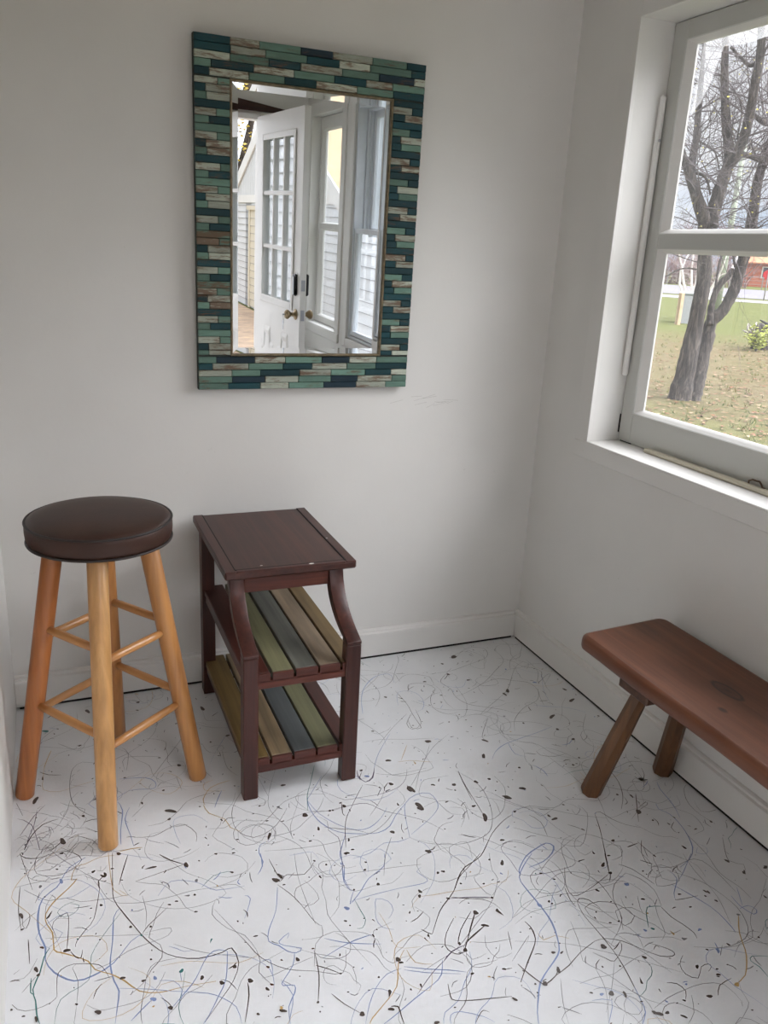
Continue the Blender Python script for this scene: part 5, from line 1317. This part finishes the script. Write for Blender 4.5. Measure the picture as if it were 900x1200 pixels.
# pale birch clump, post and utility box behind the big trunk
def birch():
    q = Vector(G(32.8, 4.2)); q = Vector((20.2, 21.4, GZ)); rr = random.Random(21)
    root = thing('birch', 'pale many-stemmed birch behind the big tree, left of its trunk', 'tree', q)
    M = plain('birch_bark', rgb(226, 220, 216), .8, 0, .12, 3); mb = MB(); tips = []
    for k in range(7):
        a = rr.uniform(0, 6.28); d = Vector((.45 * math.cos(a), .45 * math.sin(a), 1)); P = [Vector((.06 * math.cos(a), .06 * math.sin(a), -.05))]; r = [.075]
        for i in range(6):
            d = (d + Vector((rr.gauss(0, .16), rr.gauss(0, .16), .05))).normalized(); P.append(P[-1] + d * rr.uniform(.4, .55)); r.append(.075 * (1 - .14 * (i + 1)))
        mb.tube(P, r, 8); tips += [P[3], P[4], P[5], P[6]]
    mb.build('stems', M, root)
    mb = MB(); t2 = []
    for t in tips:
        for k in range(3): twig(mb, t, (rr.gauss(0, 1), rr.gauss(0, 1), rr.gauss(.4, .6)), rr.uniform(.4, .9), .012, rr, 2, t2)
    mb.build('twigs', plain('birch_twig', rgb(186, 172, 168), .9), root, fix=False)
birch()
mb = MB(); mb.box((-.07, -.07, -.1), (.07, .07, 1.02), bev=.012); o = mb.build('fence_post', wood('weathered_post', rgb(150, 124, 96), rgb(186, 160, 130), rgb(206, 184, 154), 2, .3, .8), loc=(17.9, 19.5, GZ)); tag(o, 'short weathered wooden post on the lawn left of the big trunk', 'post')
ub = thing('utility_box', 'grey utility box on the lawn beside the wooden post', 'box', (18.9, 20.3, GZ), (0, 0, .75))
MG = plain('grey_box_metal', rgb(176, 180, 186), .5, .2)
mb = MB(); mb.box((-.42, -.25, -.05), (.42, .25, .95), bev=.03); mb.build('body', MG, ub)
mb = MB(); mb.box((-.45, -.28, .95), (.45, .28, 1.03), bev=.02); mb.build('lid', MG, ub)
# root stump and the yellow-green bush beside it
def stump():
    rr = random.Random(4); q = (14.75, 12.95, GZ)
    root = thing('tree_stump', 'weathered black and grey root stump on the lawn, right of the big tree', 'stump', q)
    mb = MB(); mb.tube([(0, 0, -.08), (.02, 0, .2), (-.03, .02, .42), (-.12, .05, .58)], [.24, .2, .17, .1], 12); mb.build('butt', M_bark, root)
    mb = MB(); mb2 = MB()
    for k in range(14):
        a = rr.uniform(0, 6.28); d = Vector((math.cos(a), math.sin(a), rr.uniform(-.1, .9))); P = [Vector((0, 0, rr.uniform(.15, .45)))]; r = [.065]
        for i in range(4): d = (d + Vector((rr.gauss(0, .4), rr.gauss(0, .4), rr.gauss(0, .3)))).normalized(); P.append(P[-1] + d * .14); r.append(.065 - .013 * (i + 1))
        for p in P: p.z = max(p.z, .02)
        (mb if k % 2 else mb2).tube(P, r, 7)
    mb.build('roots', plain('black_root', rgb(44, 40, 44), .9, 0, .4), root); mb2.build('bleached_roots', plain('bleached_root', rgb(168, 160, 156), .9, 0, .3), root)
    b2 = thing('bush', 'small yellow-green bush in front of the root stump', 'bush', (14.2, 12.55, GZ))
    mb = MB(); pts = []; st = MB()
    for k in range(26):
        a = rr.uniform(0, 6.28); e = Vector((rr.uniform(.05, .34) * math.cos(a), rr.uniform(.05, .34) * math.sin(a), rr.uniform(.25, .62))); st.tube([(0, 0, -.02), e * .5 + Vector((0, 0, .05)), e], [.008, .006, .003], 4, cap=False)
        pts += [tuple(e * rr.uniform(.35, 1.05) + Vector((rr.gauss(0, .05), rr.gauss(0, .05), rr.gauss(0, .04)))) for i in range(26)]
    st.build('stems', M_twig, b2, fix=False); leafquads(mb, pts, rr, .02, .045); mb.build('foliage', plain('bush_leaf', rgb(168, 176, 82), .7, 0, .25, 4), b2, fix=False)
stump()
# far side of the road: utility pole, wire fence, road sign, brick house, bare trees
up = thing('utility_pole', 'pale green-grey utility pole beyond the road, behind the big tree', 'pole', (27.5, 27.85, GZ))
mb = MB(); mb.tube([(0, 0, -.2), (0, 0, 7.5)], [.16, .11], 12); mb.build('pole', plain('pole_grey_green', rgb(158, 166, 150), .9, 0, .15, 2), up)
mb = MB(); mb.box((-1.0, -.06, 6.9), (1.0, .06, 7.02)); mb.build('crossarm', plain('pole_arm', rgb(130, 124, 112), .9), up)
fn = thing('wire_fence', 'long low wire fence with thin posts along the far side of the road', 'fence', G(92, 0), (0, 0, math.atan2(TV.y, TV.x)))
MF = plain('fence_post_grey', rgb(150, 146, 142), .8)
for i in range(-13, 16):
    mb = MB(); mb.box((i * 3 - .05, -.05, -.1), (i * 3 + .05, .05, 1.25)); mb.build('post', MF, fn)
for z in (.5, .85, 1.2):
    mb = MB(); mb.tube([(-40, 0, z), (46, 0, z)], .018, 4); mb.build('wire', MF, fn)
sg = thing('road_sign', 'red sign on a post at the roadside by the brick house', 'sign', (41.85, 38.85, GZ), (0, 0, math.atan2(-NV.x, NV.y) + math.pi))
mb = MB(); mb.tube([(0, .03, -.1), (0, .03, 2.2)], .04, 8); mb.build('post', MF, sg)
mb = MB(); oc = [(.32 * math.cos(math.radians(22.5 + 45 * k)), 1.62 + .32 * math.sin(math.radians(22.5 + 45 * k))) for k in range(8)]; mb.prism(oc, -.02, 0, 1); mb.build('panel', plain('sign_red', rgb(206, 52, 60), .5), sg)
mb = MB(); mb.box((-.20, -.024, 1.58), (.20, -.021, 1.67)); mb.build('white_band', plain('sign_white', rgb(236, 228, 226), .5), sg)
def brick_house():
    hx = Vector(G(108, 2.2)); rz = math.atan2(-NV.x, NV.y) + math.pi + .0
    root = thing('brick_house', 'low red brick house with an orange roof across the road', 'house', hx, (0, 0, math.atan2(-TV.y, -TV.x)))
    m, nt, b, o = new_mat('red_brick'); br = N(nt, 'ShaderNodeTexBrick'); tc = N(nt, 'ShaderNodeTexCoord'); mp = N(nt, 'ShaderNodeMapping'); mp.inputs['Rotation'].default_value = (math.pi / 2, 0, 0); nt.links.new(tc.outputs['Object'], mp.inputs[0]); nt.links.new(mp.outputs[0], br.inputs['Vector'])
    br.inputs['Scale'].default_value = 2.2; br.inputs['Color1'].default_value = rgb(178, 96, 76); br.inputs['Color2'].default_value = rgb(196, 116, 92); br.inputs['Mortar'].default_value = rgb(196, 170, 156); br.inputs['Mortar Size'].default_value = .012
    nt.links.new(br.outputs['Color'], b.inputs['Base Color']); b.inputs['Roughness'].default_value = .9
    L, Dp, H = 16, 8, 2.9
    mb = MB(); mb.box((0, 0, -.2), (L, Dp, H)); mb.prism([(0, H), (Dp, H), (Dp / 2, H + 2.6)], 0.02, L, 0); mb.build('walls', m, root)
    mb = MB(); t = .14
    for s in (0, 1):
        ya, yb = (-.5, Dp / 2) if s == 0 else (Dp + .5, Dp / 2); za = H - .33; zb = H + 2.62
        mb.prism([(ya, za), (yb, zb), (yb, zb + t), (ya, za + t)], -.6, L + .6, 0)
    mb.build('roof', plain('orange_brown_shingle', rgb(196, 136, 104), .9, 0, .12, 3), root)
    for x in (1.9, 6.5, 10):
        mb = MB(); mb.box((x, -.06, 1.0), (x + 1.5, .02, 2.3)); w = mb.build('window', M_trim, root)
        mb = MB(); mb.box((x + .14, -.08, 1.12), (x + .68, -.05, 2.18)); mb.box((x + .82, -.08, 1.12), (x + 1.36, -.05, 2.18)); mb.build('pane', plain('dark_pane', rgb(66, 70, 84), .1), w)
    mb = MB(); mb.box((L * .6, Dp * .5 - .4, H + 1.5), (L * .6 + .8, Dp * .5 + .4, H + 3.4)); mb.build('chimney', m, root)
brick_house()
def far_tree(proto, loc, rz, s, label):
    r = proto.copy(); COL.objects.link(r); r.location = loc; r.rotation_euler = (0, 0, rz); r.scale = (s, s, s)
    for c in proto.children:
        d = c.copy(); COL.objects.link(d); d.parent = r
    return r
def make_far(seed, mt):
    rr = random.Random(seed)
    root = thing('woodland_tree', 'leafless grey-mauve tree in the woods beyond the road', 'tree', (0, 0, 0), group='bare trees beyond the road')
    mb = MB(); P = [Vector((0, 0, -.2))]; d = Vector((0, 0, 1)); r = [.22]
    for i in range(6): d = (d + Vector((rr.gauss(0, .08), rr.gauss(0, .08), .1))).normalized(); P.append(P[-1] + d * 1.25); r.append(.22 - .032 * (i + 1))
    mb.tube(P, r, 7); mb.build('trunk', plain('far_trunk', rgb(140, 126, 126), .95), root)
    mb = MB(); tips = []
    for i in range(1, 7):
        for k in range(8): twig(mb, P[i], (rr.gauss(0, 1), rr.gauss(0, 1), rr.uniform(.0, .9)), rr.uniform(1.3, 1.9), .06, rr, 3, tips)
    mb.build('branches', mt, root, fix=False)
    return root
MFT = plain('far_twig', rgb(132, 114, 118), .95, 0, .15, 1)
rr = random.Random(15)
mb = MB(); tp = []
for i in range(300):      # leafless brush along the far roadside
    t = rr.uniform(1.5, 19); d = rr.uniform(96.0, 97.5)
    b_ = G(d, t); twig(mb, b_, (rr.gauss(0, .35), rr.gauss(0, .35), 1), rr.uniform(1.6, 3.6), .05, rr, 2, tp, 3)
o = mb.build('undergrowth', plain('brush_twig', rgb(140, 116, 116), .95, 0, .2, 1), fix=False); tag(o, 'mauve-brown leafless brush along the far side of the road', 'brush', kind='stuff')
protos = [make_far(s, MFT) for s in (31, 32)]
spots = []
for i in range(21):
    row = i % 3; d = (103, 126, 150)[row]; t = 20 - (i // 3) * 6.4 - row * 2.1
    if row == 0 and t < 4: d = 172
    spots.append((G(d, t), rr.uniform(0, 6.28), rr.uniform(.82, .98)))
for i, (q, rz, s) in enumerate(spots):
    if i < 2: protos[i].location = q; protos[i].rotation_euler = (0, 0, rz); protos[i].scale = (s, s, s)
    else: far_tree(protos[i % 2], q, rz, s, '')
# ------------------------------------------------------------------ behind the camera, seen in the mirror
def lap(mb, x, ya, yb, z0, z1, h=.105, face=-1):
    z = z0
    while z < z1 - .01:
        zz = min(z + h, z1); mb.add([(x + face * .014, ya, z), (x + face * .014, yb, z), (x + face * .001, yb, zz), (x + face * .001, ya, zz), (x, ya, z), (x, yb, z)], [[0, 1, 2, 3], [0, 4, 5, 1]])
        mb.add([(x + face * .0155, ya, z), (x + face * .0155, yb, z), (x + face * .0150, yb, z + .007), (x + face * .0150, ya, z + .007)], [[0, 1, 2, 3]], 1); z = zz  # thin grey strip paints the lap's shadow line along each board
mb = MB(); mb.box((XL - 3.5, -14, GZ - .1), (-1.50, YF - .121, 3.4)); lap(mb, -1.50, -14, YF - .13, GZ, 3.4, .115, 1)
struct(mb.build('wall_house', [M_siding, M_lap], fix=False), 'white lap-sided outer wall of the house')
def garage():
    x = 2.61; root = thing('garage', 'white gabled garage with a cream lapped door, reflected in the mirror', 'garage', (x, -13.7, GZ))
    ya, yb, ye, ap = -4.0, 4.0, 2.15, 4.02   # local y of the corners, eave height, apex height
    mb = MB(); mb.prism([(ya, -.1), (yb, -.1), (yb, ye), (0, ap), (ya, ye)], .02, 6.5, 0)
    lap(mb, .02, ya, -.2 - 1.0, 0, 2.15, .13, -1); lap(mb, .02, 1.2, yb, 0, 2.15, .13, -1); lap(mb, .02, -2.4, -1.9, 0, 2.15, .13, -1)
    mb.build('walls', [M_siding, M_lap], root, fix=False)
    mb = MB(); y = ya + .02       # vertical boards in the gable
    while y < yb - .05:
        w = .16; h = ap - (ap - ye) * abs(y + w / 2) / yb - .03
        if h > 2.3: mb.box((-.012, y, 2.28), (.0195, y + w - .012, h - .04))
        y += w
    mb.build('gable_boards', M_siding, root)
    mb = MB(); mb.box((-.02, ya, 2.14), (.0195, yb, 2.29)); mb.box((-.02, ya, 0), (.0195, ya + .12, 2.14)); mb.box((-.02, yb - .12, 0), (.0195, yb, 2.14)); mb.build('trim_boards', M_trim, root)
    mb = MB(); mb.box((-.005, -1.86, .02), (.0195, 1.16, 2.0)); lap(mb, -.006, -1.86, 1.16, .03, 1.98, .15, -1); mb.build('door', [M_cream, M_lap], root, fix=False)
    mb = MB(); mb.box((-.03, -2.0, 0), (.0195, -1.86, 2.0)); mb.box((-.03, 1.16, 0), (.0195, 1.3, 2.0)); mb.box((-.06, -2.05, 2.0), (.0195, 1.35, 2.08)); mb.build('door_frame', M_cream, root)
    MR = plain('tan_shingle', rgb(188, 158, 122), .9, 0, .15, 4)
    for s in (-1, 1):
        mb = MB(); k = (ap - ye) / yb
        P = [(0, ap + .0), (s * (yb + .3), ap - k * (yb + .3)), (s * (yb + .3), ap - k * (yb + .3) + .1), (0, ap + .1)]
        mb.prism(P, -.02, 6.7, 0); mb.build('roof_slope', MR, root)
        mb = MB(); mb.prism([(0, ap - .16), (s * (yb + .3), ap - k * (yb + .3) - .16), (s * (yb + .3), ap - k * (yb + .3) + .1), (0, ap + .1)], -.05, -.0205, 0); mb.build('rake_board', M_trim, root)
garage()
sd = thing('garden_shed', 'white clapboard shed close outside the window, reflected in the mirror', 'shed', (1.3, -4.8, GZ))
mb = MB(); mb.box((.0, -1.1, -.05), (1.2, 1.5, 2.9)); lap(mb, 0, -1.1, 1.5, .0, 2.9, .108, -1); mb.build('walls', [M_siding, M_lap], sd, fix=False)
mb = MB(); mb.prism([(-.2, 2.88), (1.4, 2.88), (1.4, 2.95), (.6, 3.4), (-.2, 2.95)], -1.2, 1.6, 1); mb.build('roof', plain('shed_roof', rgb(130, 120, 112), .9), sd)
def barn():
    root = thing('neighbour_house', 'pale house with a broad tan shingle roof behind the garage', 'house', (13.2, -30, GZ))
    mb = MB(); mb.box((-4, -8, -.1), (14, 0, 3.2)); mb.build('walls', M_siding, root)
    m, nt, b, o = new_mat('tan_roof_shingle'); br = N(nt, 'ShaderNodeTexBrick'); nt.links.new(coords(nt), br.inputs['Vector']); br.inputs['Scale'].default_value = 1.6
    br.inputs['Color1'].default_value = rgb(186, 156, 120); br.inputs['Color2'].default_value = rgb(204, 176, 140); br.inputs['Mortar'].default_value = rgb(150, 124, 98); br.inputs['Mortar Size'].default_value = .02
    nt.links.new(br.outputs['Color'], b.inputs['Base Color']); b.inputs['Roughness'].default_value = .9
    mb = MB(); mb.prism([(-8.5, 3.0), (.6, 3.0), (-4, 7.6)], -4.6, 14.6, 0); mb.build('roof', m, root)
barn()
def yard_tree():
    rr = random.Random(77); root = thing('yard_tree', 'tree with yellow leaves beyond the garage, reflected in the mirror', 'tree', (4.1, -24.5, GZ))
    mb = MB(); tips = []; P = [Vector((0, 0, -.2)), Vector((.05, 0, 1.6)), Vector((.25, 0, 3.0)), Vector((.6, .1, 4.6)), Vector((.7, 0, 6.5))]; mb.tube(P, [.2, .17, .14, .09, .04], 10)
    mb.tube([P[2], P[2] + Vector((-.6, 0, 1.2)), P[2] + Vector((-1.0, .2, 2.8))], [.11, .08, .03], 8); mb.tube([P[2], P[2] + Vector((.9, 0, .7)), P[2] + Vector((2.0, .2, 1.5))], [.11, .08, .03], 8)
    mb.build('trunk', M_bark, root); mb = MB()
    for q in P[2:] + [P[2] + Vector((-.6, 0, 1.2)), P[2] + Vector((-1.0, .2, 2.8)), P[2] + Vector((.9, 0, .7)), P[2] + Vector((2, .2, 1.5))]:
        for k in range(6): twig(mb, q, (rr.gauss(0, 1), rr.gauss(0, 1), rr.gauss(.1, .6)), rr.uniform(1, 1.8), .03, rr, 2, tips)
    mb.build('twigs', M_twig, root, fix=False); mb = MB()
    leafquads(mb, [tuple(Vector(t) + Vector((rr.gauss(0, .12), rr.gauss(0, .12), rr.gauss(0, .12)))) for t in tips for i in range(2)], rr, .035, .075)
    o = mb.build('leaves', plain('golden_leaf', rgb(206, 182, 92), .7, 0, .2, 4), root, fix=False); o['kind'] = 'stuff'
yard_tree()
mb = MB(); mb.add([(-1.48, -19, GZ + .015), (2.5, -19, GZ + .015), (2.5, -3.3, GZ + .015), (-1.48, -3.3, GZ + .015)], [[0, 1, 2, 3]])
mdv, nt, b, o = new_mat('leafy_driveway'); v = coords(nt, (1, 3, 1)); nt.links.new(ramp(nt, noise(nt, v, 3, 6, .7), [(.35, rgb(122, 104, 86)), (.5, rgb(150, 130, 110)), (.66, rgb(180, 154, 120))]), b.inputs['Base Color']); b.inputs['Roughness'].default_value = .9
struct(mb.build('path', mdv, fix=False), 'brown leaf-strewn driveway')
mb = MB(); mb.box((DX0 - .1, YF - .62, GZ - .02), (DX1 + .1, YF - .121, -.18), bev=.01); mb.box((DX0 - .1, YF - .95, GZ - .02), (DX1 + .1, YF - .621, -.31), bev=.01); struct(mb.build('trim_3', plain('concrete_step', rgb(176, 172, 166), .9)), 'concrete doorstep')
# ------------------------------------------------------------------ light, sky, camera
w = bpy.data.worlds.new('Sky'); scene.world = w; w.use_nodes = True; nt = w.node_tree; nt.nodes.clear()
out = N(nt, 'ShaderNodeOutputWorld'); bg = N(nt, 'ShaderNodeBackground'); nt.links.new(bg.outputs[0], out.inputs[0])
tc = N(nt, 'ShaderNodeTexCoord'); sp = N(nt, 'ShaderNodeSeparateXYZ'); nt.links.new(tc.outputs['Generated'], sp.inputs[0])
mp = N(nt, 'ShaderNodeMapping'); mp.inputs['Scale'].default_value = (1, 1, 2.6); nt.links.new(tc.outputs['Generated'], mp.inputs[0])
cl = noise(nt, mp.outputs[0], 3.2, 5, .55)
ad = N(nt, 'ShaderNodeMath', operation='MULTIPLY_ADD'); nt.links.new(cl, ad.inputs[0]); ad.inputs[1].default_value = .55; nt.links.new(sp.outputs['Z'], ad.inputs[2])
base = ramp(nt, ad.outputs[0], [(.26, rgb(206, 222, 244)), (.40, rgb(246, 246, 252))])
hi = ramp(nt, sp.outputs['Z'], [(.22, (1, 1, 1, 1)), (.6, (SKY_TOP,) * 3 + (1,))])
sund = N(nt, 'ShaderNodeVectorMath', operation='DOT_PRODUCT'); nt.links.new(tc.outputs['Generated'], sund.inputs[0]); sund.inputs[1].default_value = Vector(SUN_FROM).normalized()
gl = ramp(nt, sund.outputs['Value'], [(.33, (1, 1, 1, 1)), (.66, (1 + GLOW * .4,) * 3 + (1,)), (1, (1 + GLOW,) * 3 + (1,))])
c = mix(nt, 1.0, base, hi, 'MULTIPLY'); c = mix(nt, 1.0, c, gl, 'MULTIPLY')
nt.links.new(c, bg.inputs[0]); bg.inputs[1].default_value = SKY_STR
sun = bpy.data.lights.new('Sun', 'SUN'); sun.energy = SUN_E; sun.angle = math.radians(SUN_ANG); sun.color = (1, .985, .97)
so = bpy.data.objects.new('Sun', sun); COL.objects.link(so); so.rotation_euler = Vector(SUN_FROM).to_track_quat('Z', 'Y').to_euler(); so.location = (6, -4, 6)
cam = bpy.data.cameras.new('Camera'); co = bpy.data.objects.new('Camera', cam); COL.objects.link(co); scene.camera = co
CF, CP, CR, CY, CX_, CY_, CZ_ = CAMP
fw = Vector((math.sin(CY) * math.cos(CP), math.cos(CY) * math.cos(CP), -math.sin(CP))); r0 = Vector((math.cos(CY), -math.sin(CY), 0)); u0 = r0.cross(fw)
r2 = math.cos(CR) * r0 + math.sin(CR) * u0; u2 = -math.sin(CR) * r0 + math.cos(CR) * u0
co.matrix_world = Matrix(((r2.x, u2.x, -fw.x, CX_), (r2.y, u2.y, -fw.y, CY_), (r2.z, u2.z, -fw.z, CZ_), (0, 0, 0, 1)))
cam.sensor_fit = 'VERTICAL'; cam.sensor_height = 36; cam.lens = CF / 1200 * 36; cam.clip_start = .02; cam.clip_end = 1000
vs = scene.view_settings; vs.view_transform = 'Standard'; vs.look = 'None'; vs.gamma = 1; vs.use_curve_mapping = False; vs.exposure = EXPO
cy = scene.cycles; cy.max_bounces = 16; cy.diffuse_bounces = 8; cy.glossy_bounces = 6; cy.transparent_max_bounces = 24; cy.use_denoising = True; cy.sample_clamp_indirect = 8; cy.caustics_reflective = False; cy.caustics_refractive = False
